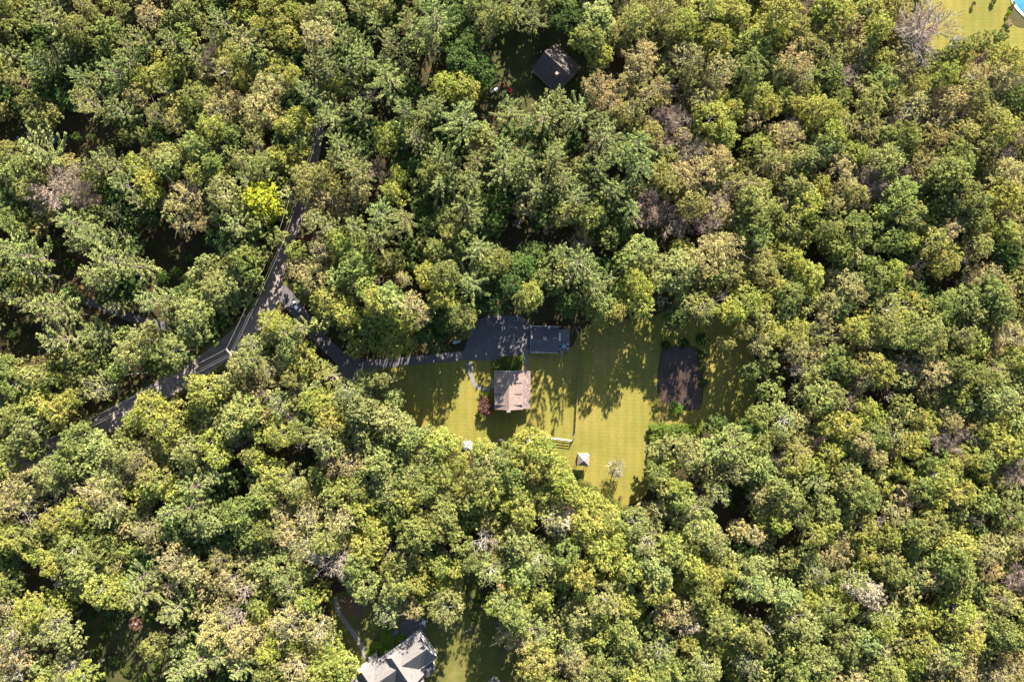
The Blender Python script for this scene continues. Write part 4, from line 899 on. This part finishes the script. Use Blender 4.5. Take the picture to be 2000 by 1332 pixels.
mb = MB(); mb.box((0, 0, .42), (.62, 2.9, .07)); mb.build("seat", M['white'], t); mb = MB()
for y in (-1.2, 0, 1.2): mb.box((0, y, .19), (.5, .08, .38))
mb.build("legs", M['white'], t)
bx, by = at_g(6.85, -2.25)
o = MB().box((0, 0, .015), (3.1, 2.25, .03)).build("rug", M['rug'], None); o.location = (bx, by, .7); tag(o, "pale rug under the patio dining set", "rug")
t = empty("patio_table", (bx, by, .73)); tag(t, "round glass patio table on the pale rug beside the garage", "table")
mb = MB(); mb.tube((0, 0, .70), (0, 0, .73), .78, .78, 20); mb.build("table_top", simple("table_glass", (.22,.33,.42), .1), t)
mb = MB(); mb.tube((0, 0, 0), (0, 0, .70), .06, .06, 8); mb.tube((0, 0, 0), (0, 0, .04), .35, .35, 12); mb.build("pedestal", M['dark'], t)
for q in range(6):
    a = q*math.pi/3; c_ = empty("patio_chair", (bx+1.0*math.cos(a)*1.12, by+.92*math.sin(a), .73), a-math.pi/2)
    tag(c_, "dark patio chair pushed up to the round glass table, one of six alike", "chair", "chairs round the patio table")
    MB().box((0, 0, .42), (.46, .46, .05)).build("seat", M['dark'], c_); MB().box((0, .24, .68), (.46, .05, .5), tilt=-.15).build("backrest", M['dark'], c_)
    for sx in (-1, 1):
        for sy in (-1, 1): MB().box((sx*.2, sy*.2, .2), (.04, .04, .4)).build("leg", M['dark'], c_)

# --- fences
def fence(name, pts, h, rails, label, mat, post=2.4, pw=.12, rw=.05, rh=.11, cat='fence'):
    W = [P(x, y, h) for x, y in pts]; rt = empty(name, (W[0][0], W[0][1], 0)); tag(rt, label, cat)
    loc = [(x-W[0][0], y-W[0][1]) for x, y in W]
    for i in range(len(loc)-1):
        a, b = loc[i], loc[i+1]; L_ = math.hypot(b[0]-a[0], b[1]-a[1]); n_ = max(1, round(L_/post))
        for k in range(n_+(1 if i == len(loc)-2 else 0)):
            u = k/n_; x, y = a[0]+(b[0]-a[0])*u, a[1]+(b[1]-a[1])*u
            MB().box((x, y, h/2+.03), (pw, pw, h+.06), math.atan2(b[1]-a[1], b[0]-a[0])).build("post", mat, rt)
        mb = MB()
        for q in range(rails):
            z = h-.06-(h-.25)*q/max(1, rails-1); mb.bar((a[0], a[1], z), (b[0], b[1], z), rw, rh)
        mb.build("rail", mat, rt)
    return rt
fence("rail_fence", [(1038,636),(1136,640),(1132,720),(1127,790),(1124,846),(1117,861)], 1.65, 5, "long pale post-and-rail fence running from the garage down the middle of the lawn", M['wood'], rh=.18)
fence("garden_fence", [(1116,861),(1060,854),(1015,850)], 1.6, 4, "pale rail fence across the lawn's foot, casting a ladder of shadow lines", M['white'], rw=.14, rh=.13)
fence("house_fence", [(1019,728),(1022,684),(1037,685)], 1.3, 4, "white fence between the brown-roofed house and the garage", M['white'])
fence("yard_fence", [(1036,617),(1037,636)], 1.4, 4, "short dark fence at the parking pad's corner", M['wood'])
for q in range(18):
    X, Y = P(1036+q*3.75, 697+q*.17); o = MB()
    o.prism([(math.cos(t*1.047+q)*.18, math.sin(t*1.047+q)*.13) for t in range(6)], 0, .22)
    o = o.build("edging_stone", M['stone'], None, bevel=.03); o.location = (X, Y, .03); tag(o, "small pale edging stone in the dotted row below the garage", "stone", "edging stones below the garage")

# --- gazebo
gx, gy = P(1139.5, 898, 3); rt = empty("gazebo", (gx, gy, 0), math.radians(-3)); tag(rt, "square gazebo with pale hipped roof alone on the lawn", "gazebo")
a_ = 2.05; ro = MB(); q = [(-a_, -a_), (a_, -a_), (a_, a_), (-a_, a_)]
for i in range(4): ro.poly([(*q[i], 3.0), (*q[(i+1) % 4], 3.0), (0, 0, 5.0)])
ro.poly([(*p_, 3.0) for p_ in q[::-1]]); ro.build("roof", simple("gazebo_shingles", (.30,.25,.235), .9, scale=3, var=.12), rt)
ro = MB()
for i in range(4): ro.box((q[i][0]*.86, q[i][1]*.86, 1.5), (.16, .16, 2.98))
ro.build("posts", M['pale_wood'], rt)
MB().box((0, 0, .12), (3.6, 3.6, .2)).build("floor", M['deck'], rt)
ro = MB()
for i in range(4):
    A, B = q[i], q[(i+1) % 4]
    if i != 0: ro.bar((A[0]*.86, A[1]*.86, .95), (B[0]*.86, B[1]*.86, .95), .07, .09); ro.bar((A[0]*.86, A[1]*.86, .5), (B[0]*.86, B[1]*.86, .5), .05, .6)
ro.build("railing", M['pale_wood'], rt)

# --- dark-roofed cabin
hx, hy = P(1087.5, 131, 4.0); rt = empty("cabin", (hx, hy, 0), math.radians(-43+90)); tag(rt, "dark-roofed cabin deep in the shade of the upper wood", "house")
hw, hl = 5.7, 5.6       # local y runs along the ridge
rt.rotation_euler.z = math.radians(-133+180)
mb = MB(); gwalls(mb, -hw, hw, -hl, hl, 3.3, 6.8); mb.build("wall", M['wall_grey'], rt)
mb = MB(); gable(mb, -hw, hw, -hl, hl, 3.3, 6.8, .35); mb.build("roof", M['roof_cabin'], rt)
MB().box((-2.6, -2.2, 6.0), (.9, .9, 2.2)).build("chimney", M['brick'], rt)
for q in range(3): window(rt, -hw, -3.5+q*3.5, 1.7, 1.2, 1.3, 'w'); window(rt, hw, -3.5+q*3.5, 1.7, 1.2, 1.3, 'e')
window(rt, -2, -hl, 1.8, 1.2, 1.3, 's'); window(rt, 2, -hl, 1.8, 1.2, 1.3, 's'); window(rt, 0, hl, 4.2, 1.2, 1.3, 'n'); door(rt, 2.2, hl, .1, 1, 2.1, 'n', M['darkred'])

# --- pale grey house at the bottom edge
def frame_of(px, py, h, ang): x, y = P(px, py, h); return (x, y), math.radians(ang)
(hx, hy), ang = frame_of(771, 1303, 4.5, 34.5)
rt = empty("grey_house", (hx, hy, 0), ang); tag(rt, "large pale grey-roofed house with cross gables, cut by the bottom edge", "house")
hl, hw = 14.2, 4.9                   # local x along the ridge
xe = 13.3
mb = MB(); gwalls(mb, -15, xe, -hw, hw, 4.9, 7.9, 'x'); mb.build("wall", M['wall_white'], rt)
mb = MB(); gable(mb, -15, xe, -hw, hw, 4.9, 7.9, .45, .16, 'x'); roof = mb.build("roof", M['roof_grey'], rt)
mb = MB()
for yy in (-hw-.5, hw+.5): mb.bar((-15.3, yy, 4.62), (xe+.4, yy, 4.62), .14, .14)
mb.build("gutter", M['white'], roof)
mb = MB(); mb.box((xe+.55, 0, 4.0), (.12, 2*hw, .5)); mb.build("gable_trim", M['white'], roof)
# cross gables, ridges across the main one
def cross(x0, x1, y0, y1, ze, zr_, nm):
    mb = MB(); gable(mb, x0, x1, y0, y1, ze, zr_, .3, .14, 'y'); r_ = mb.build(nm, M['roof_grey'], rt)
    mb = MB(); gwalls(mb, x0, x1, y0, y1, ze, zr_, 'y'); mb.build(nm+"_wall", M['wall_white'], rt)
    return r_
cross(-1.4, 6.6, -7.4, 4.2, 4.7, 8.7, "cross_gable")
cross(-12.5, -4.6, -7.6, 5.9, 4.7, 8.4, "side_gable")
cross(1.4, 5.0, -9.6, -5.5, 3.4, 5.2, "small_gable")
mb = MB(); mb.prism([(2.75*math.cos(t*math.pi/8)+8.1, 2.75*math.sin(t*math.pi/8)-6.6) for t in range(16)], 0, 3.4); mb.build("turret_wall", M['wall_white'], rt)
mb = MB()
for t in range(16):
    a, b = t*math.pi/8, (t+1)*math.pi/8; mb.poly([(3.15*math.cos(a)+8.1, 3.15*math.sin(a)-6.6, 3.4), (3.15*math.cos(b)+8.1, 3.15*math.sin(b)-6.6, 3.4), (8.1, -6.6, 4.5)])
mb.build("turret_roof", M['roof_dark'], rt)
mb = MB(); mb.slab([(-6.5, hw+.3, 3.6), (-3.0, hw+.3, 3.6), (-3.0, hw+2.6, 3.1), (-6.5, hw+2.6, 3.1)], .14); mb.build("entry_roof", M['roof_grey'], rt)
mb = MB(); mb.box((-6.2, hw+2.4, 1.5), (.2, .2, 3.0)); mb.box((-3.3, hw+2.4, 1.5), (.2, .2, 3.0)); mb.build("entry_posts", M['white'], rt)
for x in (-9, -1, 3, 7, 10.5): window(rt, x, hw, 1.7, 1.3, 1.4, 'n'); window(rt, x, hw, 3.9, 1.2, 1.1, 'n')
window(rt, xe, -2.5, 1.8, 1.3, 1.4, 'e'); window(rt, xe, 2.5, 1.8, 1.3, 1.4, 'e'); window(rt, xe, 0, 4.6, 1.3, 1.3, 'e'); door(rt, -4.7, hw, .1, 1.1, 2.2, 'n', M['dark'])
# shed cut by the bottom edge
sx_, sy_ = P(966, 1342, 2.5); rt = empty("shed", (sx_, sy_, 0), math.radians(45)); tag(rt, "pale corner of a shed roof at the bottom edge", "shed")
mb = MB(); gwalls(mb, -2, 2, -2.2, 2.2, 2.2, 3.2); mb.build("wall", M['wall_white'], rt); mb = MB(); gable(mb, -2, 2, -2.2, 2.2, 2.2, 3.2, .2, .1); mb.build("roof", M['roof_grey'], rt)
door(rt, 0, 2.2, .05, 1.4, 1.9, 'n', M['wood'])
# two slatted shelters, bottom left
for q, (x, y, lb) in enumerate(((105, 1126, "upper of two narrow pale slatted shelters in the lower left wood"), (112, 1139, "lower of two narrow pale slatted shelters in the lower left wood"))):
    sx_, sy_ = P(x, y, 2); t = empty("shelter", (sx_, sy_, 0), math.radians(37)); tag(t, lb, "shelter", "slatted shelters in the lower left wood")
    MB().slab([(-1.85, -.65, 1.75), (1.85, -.65, 1.75), (1.85, .7, 1.45), (-1.85, .7, 1.45)], .07).build("roof", simple("old_boards", (.42,.38,.36), .85, scale=3, var=.35), t)
    MB().box((0, -.55, .82), (3.5, .06, 1.6)).build("back_panel", M['wood'], t)
    for a in (-1.7, 1.7):
        for b in (-.5, .55): MB().box((a, b, .75), (.1, .1, 1.45)).build("post", M['wood'], t)

# ------------------------------------------------------------------ pools and round things
px_, py_ = P(2030, -12)
def oval(cx_, cy_, rx, ry, n=40, ph=0): return [(cx_+rx*math.cos(6.2832*i/n)*(1+.08*math.cos(2*6.2832*i/n+ph)), cy_+ry*math.sin(6.2832*i/n)*(1+.05*math.sin(3*6.2832*i/n))) for i in range(n)]
t = empty("swimming_pool", (px_, py_, 0)); tag(t, "bright blue swimming pool with white rim cut by the top right corner", "swimming pool")
inn = oval(0, 0, 8.9, 9.4); outp = oval(0, 0, 9.75, 10.2); mb = MB(); n = len(mb.v)
for i in range(40): mb.v += [(*outp[i], 0), (*outp[i], .22), (*inn[i], .22), (*inn[i], -.02)]
for i in range(40):
    j = (i+1) % 40
    for a in range(3): mb.f.append((4*i+a, 4*j+a, 4*j+a+1, 4*i+a+1))
mb.build("rim", M['poolrim'], t)
mb = MB(); mb.poly([(x, y, .14) for x, y in inn]); mb.build("pool_water", M['pool'], t)
px_, py_ = P(95, 271, .8)
t = empty("round_pool", (px_, py_, 0)); tag(t, "round above-ground pool with pale blue rim in the dark clearing", "pool")
mb = MB(); n_ = 32
for i in range(n_):
    a, b = 6.2832*i/n_, 6.2832*(i+1)/n_
    for r0, z0, r1, z1 in ((2.32, 0, 2.32, 1.0), (2.32, 1.0, 2.16, 1.0), (2.16, 1.0, 2.16, .75)):
        mb.poly([(r0*math.cos(a), r0*math.sin(a), z0), (r0*math.cos(b), r0*math.sin(b), z0), (r1*math.cos(b), r1*math.sin(b), z1), (r1*math.cos(a), r1*math.sin(a), z1)])
mb.build("rim", simple("pale_blue_rim", (.12,.25,.6), .4), t)
mb = MB(); mb.prism([(2.15*math.cos(6.2832*i/n_), 2.15*math.sin(6.2832*i/n_)) for i in range(n_)], .05, .8); mb.build("pool_water", M['hole'], t)
px_, py_ = P(36, 270, .5); t = empty("barrel", (px_, py_, 0)); tag(t, "small round blue barrel in the dark left of the round pool", "barrel")
MB().tube((0, 0, 0), (0, 0, .9), .42, .42, 14).build("body", M['blue'], t); MB().tube((0, 0, .9), (0, 0, .95), .36, .36, 14).build("lid", M['bluepale'], t)
px_, py_ = P(263, 1218); t = empty("fire_pit", (px_, py_, 0)); tag(t, "round brown bare-earth fire pit in the shaded lower left clearing", "fire pit")
mb = MB()
for i in range(16):
    a = i*.3927; mb.box((2.0*math.cos(a), 2.0*math.sin(a), .14), (.55, .7, .3), a)
mb.build("stone_ring", M['soil'], t); mb = MB(); mb.prism([(2.4*math.cos(i*.2618)*(1+.1*math.sin(i*1.7)), 2.2*math.sin(i*.2618)) for i in range(24)], 0, .07); mb.build("earth_bed", M['soil'], t)
mb = MB()
for i in range(4): mb.tube((-.6+.1*i, -.5+.25*i, .18), (.7, .3-.2*i, .3), .1, .1, 6)
mb.build("logs", M['palebark'], t)
# garden seats in the cabin's yard, small tables
def lawn_chair(px, py, col, label, rz):
    x, y = P(px, py); t = empty("lawn_chair", (x, y, 0), rz); tag(t, label, "chair")
    MB().box((0, 0, .42), (1.1, 1.0, .08)).build("seat", col, t); MB().box((0, .5, .85), (1.1, .08, .95), tilt=-.25).build("backrest", col, t)
    for a in (-.58, .58):
        MB().box((a, .05, .62), (.14, 1.0, .05)).build("armrest", col, t)
        for b in (-.4, .4): MB().box((a, b, .3), (.08, .08, .6)).build("leg", col, t)
lawn_chair(997, 178, M['red'], "bright red garden chair on the shaded grass left of the cabin", .9)
lawn_chair(982, 169, M['darkred'], "darker red garden chair above left of the bright red one", .2)
x, y = P(969, 176); t = empty("cooler_table", (x, y, 0), .5); tag(t, "small pale blue table left of the red chairs", "table")
MB().box((0, 0, .7), (1.3, 1.0, .06)).build("table_top", M['bluepale'], t)
for a in (-.55, .55):
    for b in (-.4, .4): MB().box((a, b, .34), (.06, .06, .68)).build("leg", M['metal'], t)
x, y = P(960, 180); t = empty("hand_cart", (x, y, 0), .6); tag(t, "small pale open cart beside the blue table", "cart")
mb = MB(); mb.box((0, 0, .35), (1.3, .9, .05)); 
for a, b, c_, d_ in ((0, .43, 1.3, .05), (0, -.43, 1.3, .05), (.63, 0, .05, .8), (-.63, 0, .05, .8)): mb.box((a, b, .55), (c_, d_, .4))
mb.build("tray", M['pale_wood'], t)
for b in (-.52, .52): MB().tube((.3, b-.04, .25), (.3, b+.04, .25), .25, .25, 12).build("wheel", M['tyre'], t)
# covered trailer beside the parking pad
x, y = P(892, 667, .6); t = empty("trailer", (x, y, 0), math.radians(17)); tag(t, "small pale grey covered trailer on the grass left of the parking pad", "trailer")
mb = MB(); mb.prism([(-1.3, -.62), (1.15, -.62), (1.3, .0), (1.15, .62), (-1.3, .62)], .4, .8); mb.build("bed", M['metal'], t)
mb = MB(); mb.slab([(-1.3, -.6, .85), (1.15, -.6, .85), (1.1, 0, 1.05), (-1.25, 0, 1.05)], .05); mb.slab([(-1.25, 0, 1.05), (1.1, 0, 1.05), (1.15, .6, .85), (-1.3, .6, .85)], .05); mb.build("cover", M['rug'], t)
for b in (-.72, .72): MB().tube((-.1, b-.07, .32), (-.1, b+.07, .32), .32, .32, 14).build("wheel", M['tyre'], t)
MB().bar((-1.3, 0, .45), (-2.1, 0, .45), .08, .08).build("tow_bar", M['metal'], t)
# white garden table on the shaded lawn
x, y = P(978.5, 858.5); t = empty("garden_table", (x, y, 0), math.radians(-4)); tag(t, "small white rectangular table in the house's shadow at the lawn's foot", "table")
MB().box((0, 0, .7), (1.35, .8, .05)).build("table_top", M['white'], t)
for a in (-.55, .55):
    for b in (-.3, .3): MB().box((a, b, .34), (.06, .06, .68)).build("leg", M['white'], t)
x, y = P(828, 1214); t = empty("terrace_table", (x, y, 0)); tag(t, "round white table on the dark terrace above the grey-roofed house", "table")
MB().tube((0, 0, .68), (0, 0, .73), .75, .75, 18).build("table_top", M['white'], t); MB().tube((0, 0, 0), (0, 0, .68), .06, .06, 8).build("pedestal", M['white'], t)
for q in range(4):
    a = q*1.57+.4; x2, y2 = x+1.25*math.cos(a), y+1.25*math.sin(a); c_ = empty("terrace_chair", (x2, y2, 0), a-math.pi/2); tag(c_, "white chair round the terrace table, one of four alike", "chair", "chairs round the terrace table")
    MB().box((0, 0, .42), (.42, .42, .04)).build("seat", M['white'], c_); MB().box((0, .2, .66), (.42, .04, .45)).build("backrest", M['white'], c_)
    for sx in (-1, 1):
        for sy in (-1, 1): MB().box((sx*.18, sy*.18, .2), (.035, .035, .4)).build("leg", M['white'], c_)
x, y = P(905, 1232); x2, y2 = P(925, 1218); t = empty("swing_set", (x, y, 0)); tag(t, "leaning pale metal swing frame on the grass right of the grey-roofed house", "swing set")
d_ = (x2-x, y2-y); MB().tube((0, 0, 2.1), (d_[0], d_[1], 2.1), .05, .05, 8).build("top_bar", M['metal'], t)
for k, (a, b) in enumerate(((0, 0), d_)):
    for sgn in (-1, 1): MB().tube((a, b, 2.1), (a+.6*sgn*.6, b+.8*sgn*.6+.1, 0), .04, .04, 8).build("leg", M['metal'], t)
mb = MB(); m_ = (d_[0]*.5, d_[1]*.5); mb.box((m_[0], m_[1], .5), (.5, .2, .04)); mb.bar((m_[0]-.2, m_[1], .5), (m_[0]-.2, m_[1], 2.1), .02, .02); mb.bar((m_[0]+.2, m_[1], .5), (m_[0]+.2, m_[1], 2.1), .02, .02); mb.build("swing_seat", M['blue'], t)
# stones round the pond
for q, (x, y, s_) in enumerate([(1383,768,.45),(1379,780,.3),(1368,793,.4),(1356,801,.35),(1303,796,.3),(1308,799,.35)]):
    X, Y = P(x, y); mb = MB(); k = 8; rr_ = random.Random(q)
    lo = [(s_*math.cos(i*.785)*rr_.uniform(.8, 1.15), s_*.75*math.sin(i*.785)*rr_.uniform(.8, 1.15)) for i in range(k)]
    n = 0; mb.v += [(a, b, 0) for a, b in lo]+[(a*.9, b*.9, s_*.45) for a, b in lo]+[(a*.45, b*.45, s_*.7) for a, b in lo]
    for L_ in (0, 8):
        for i in range(k): j = (i+1) % k; mb.f.append((L_+i, L_+j, L_+8+j, L_+8+i))
    mb.f.append(tuple(range(16, 24))); o = mb.build("boulder", M['stone']); o.location = (X, Y, .02); tag(o, "pale boulder on the pond's lower rim, among stones much alike", "boulder", "boulders round the pond")
# fallen and leaning pale stems
def log(px0, py0, px1, py1, z0, z1, r, label):
    a = P(px0, py0, z0); b = P(px1, py1, z1); mb = MB(); m = ((b[0]-a[0])*.5+.15, (b[1]-a[1])*.5+.2)
    mb.path([(0, 0, z0), (m[0], m[1], (z0+z1)/2+.1), (b[0]-a[0], b[1]-a[1], z1)], [r, r*.8, r*.45], 7)
    d_ = Vector((b[0]-a[0], b[1]-a[1], 0)); n_ = Vector((-d_.y, d_.x, 0)).normalized()
    for u, s_ in ((.45, 1), (.65, -1), (.8, 1)): c0 = d_*u+Vector((0, 0, z0+(z1-z0)*u)); mb.path([c0, c0+d_*.12+n_*s_*.9+Vector((0, 0, .3))], [r*.4, r*.12], 5)
    o = mb.build("fallen_trunk", M['palebark']); o.location = (a[0], a[1], 0); tag(o, label, "fallen trunk")
for a in ((986,600,1001,603,.3,.3,.14,"short pale log lying above the parking pad, left one"),(1038,607,1052,610,.3,.3,.14,"short pale log lying above the garage"),(1089,607,1089,590,.3,.4,.14,"thin pale stem lying upright in the picture above the garage"),
          (80,703,-10,700,.4,5,.22,"long pale trunk lying by the sunlit bank at the left edge"),(288,728,235,734,.4,4,.18,"pale trunk left of the road, above the wood's edge"),(270,643,215,636,.3,3,.18,"pale trunk lying across the shaded lane"),
          (50,556,-5,553,.4,4,.16,"thin pale stem above the sunlit clearing at the left edge"),(1560,640,1533,655,.3,.6,.13,"thin brown stem lying in the dark gap right of the pond"),(160,587,187,545,.3,6,.16,"dark leaning trunk over the sunlit clearing"),
          (190,862,212,841,.2,.2,.13,"pale stem at the lower road edge"),(1575,595,1530,610,.3,.5,.12,"thin stem in the hollow above right of the pond"),(0,920,40,900,5,.4,.15,"pale stem at the left edge, below the road"),(0,1220,42,1195,6,.4,.17,"slanting pale trunk at the left edge near the bottom")): log(*a)

# ------------------------------------------------------------------ utility poles and wires
def upole(px, py, h, label, ang, tr=True, leanpx=None):
    x, y = P(px, py, h-.4); t = empty("utility_pole", (x, y, 0), ang); tag(t, label, "utility pole")
    MB().tube((0, 0, -.3), (0, 0, h), .19, .13, 10).build("mast", M['pole'], t)
    for yy in (-.16, .16): MB().box((0, yy, h-.45), (2.9, .11, .14)).build("crossarm", M['palebark'], t)
    for a in (-1.3, -.6, .6, 1.3): MB().tube((a, 0, h-.38), (a, 0, h-.12), .06, .045, 8).build("insulator", M['white'], t)
    if tr:
        MB().tube((.25, .45, h-2.1), (.25, .45, h-1.1), .27, .27, 12).build("transformer", M['metal'], t)
    return x, y
PH = 11.0
ang0 = math.radians(-52)
poles = [(447, 688, "wooden utility pole with twin crossarm standing beside the bend of the road", ang0, True), (547, 470, "utility pole hidden among trees beside the upper road", math.radians(-30), False), (92, 868, "utility pole among trees at the lower left road", math.radians(-62), False), (632, 200, "utility pole under the trees at the top of the road", math.radians(-10), False)]
pos = [(*upole(a, b, PH, lb, an, tr), an) for a, b, lb, an, tr in poles]
def armpt(p, off): return Vector((p[0]+off*math.cos(p[2]), p[1]+off*math.sin(p[2]), PH-.1))
def wire(a, b, sag, r=.035):
    mb = MB(); pts = [tuple(a.lerp(b, i/12)+Vector((0, 0, -sag*4*(i/12)*(1-i/12)))) for i in range(13)]; mb.path(pts, [r]*13, 4)
    o = mb.build("power_cable", M['wire']); return o
for k, (i, j, nm) in enumerate(((0, 1, "above right of"), (0, 2, "below left of"), (1, 3, "far above"))):
    for off, w_ in ((-1.3, "left"), (1.3, "right"), (.6, "inner")):
        o = wire(armpt(pos[i], off), armpt(pos[j], off), .9, .03 if off != .6 else .018); tag(o, f"thin {w_} overhead cable strung {nm} the utility pole by the bend", "cable", "overhead cables along the road")

# ------------------------------------------------------------------ the silver car
def car(px, py, rz):
    x, y = P(px, py, .8); t = empty("parked_car", (x, y, .08), rz); tag(t, "silver sedan standing on the shaded side road by the fork", "car")
    # cross sections along +x (front): x, half width, sill z, shoulder z
    secs = [(-2.32, .62, .45, .72), (-2.2, .78, .32, .86), (-1.7, .87, .24, .93), (-.9, .90, .22, .95), (.2, .90, .22, .93), (1.1, .89, .22, .90), (1.8, .85, .24, .82), (2.2, .74, .32, .70), (2.34, .55, .42, .60)]
    mb = MB()
    for X, w_, z0, z1 in secs: mb.v += [(X, -w_*.92, z0), (X, -w_, (z0+z1)*.52), (X, -w_*.9, z1), (X, 0, z1+.05), (X, w_*.9, z1), (X, w_, (z0+z1)*.52), (X, w_*.92, z0)]
    for i in range(len(secs)-1):
        for k in range(6): mb.f.append((7*i+k, 7*i+k+1, 7*i+8+k, 7*i+7+k))
        mb.f.append((7*i+6, 7*i, 7*i+7, 7*i+13))
    mb.f.append(tuple(range(7))[::-1]); mb.f.append(tuple(7*(len(secs)-1)+k for k in range(7))); b = mb.build("body", M['silver'], t, smooth=True)
    g_ = [(-1.75, .70, .95), (-1.05, .60, 1.38), (.25, .60, 1.40), (1.15, .72, .94)]; mb = MB()
    for X, w_, z in g_: mb.v += [(X, -w_, z), (X, w_, z)]
    base = [(-1.75, .76), (-1.05, .80), (.25, .80), (1.15, .76)]
    for X, w_ in base: mb.v += [(X, -w_, .90), (X, w_, .90)]
    for i in range(3):
        mb.f.append((2*i, 2*i+1, 2*i+3, 2*i+2)); mb.f.append((8+2*i, 2*i, 2*i+2, 8+2*i+2)); mb.f.append((2*i+1, 8+2*i+1, 8+2*i+3, 2*i+3))
    mb.f.append((0, 8, 9, 1)); mb.f.append((6, 7, 15, 14)); mb.build("windows", M['glass'], t)
    mb = MB(); mb.slab([(-1.08, -.62, 1.42), (.28, -.62, 1.44), (.28, .62, 1.44), (-1.08, .62, 1.42)], .04); mb.build("roof", M['silver'], t, bevel=.02)
    for sx in (1.42, -1.38):
        for sy in (-1, 1):
            wh = MB().tube((sx, sy*.70, .33), (sx, sy*.92, .33), .33, .33, 20).build("wheel", M['tyre'], t); MB().tube((sx, sy*.90, .33), (sx, sy*.935, .33), .2, .2, 14).build("rim", M['rim'], wh)
    for sy in (-1, 1):
        MB().box((2.17, sy*.56, .62), (.22, .3, .13), sy*-.25).build("headlight", M['lamp'], t); MB().box((-2.22, sy*.62, .76), (.14, .28, .14), sy*.2).build("taillight", M['tail'], t)
        MB().box((.85, sy*.99, .98), (.16, .2, .12)).build("mirror", M['silver'], t)
car(578, 599, math.radians(135))
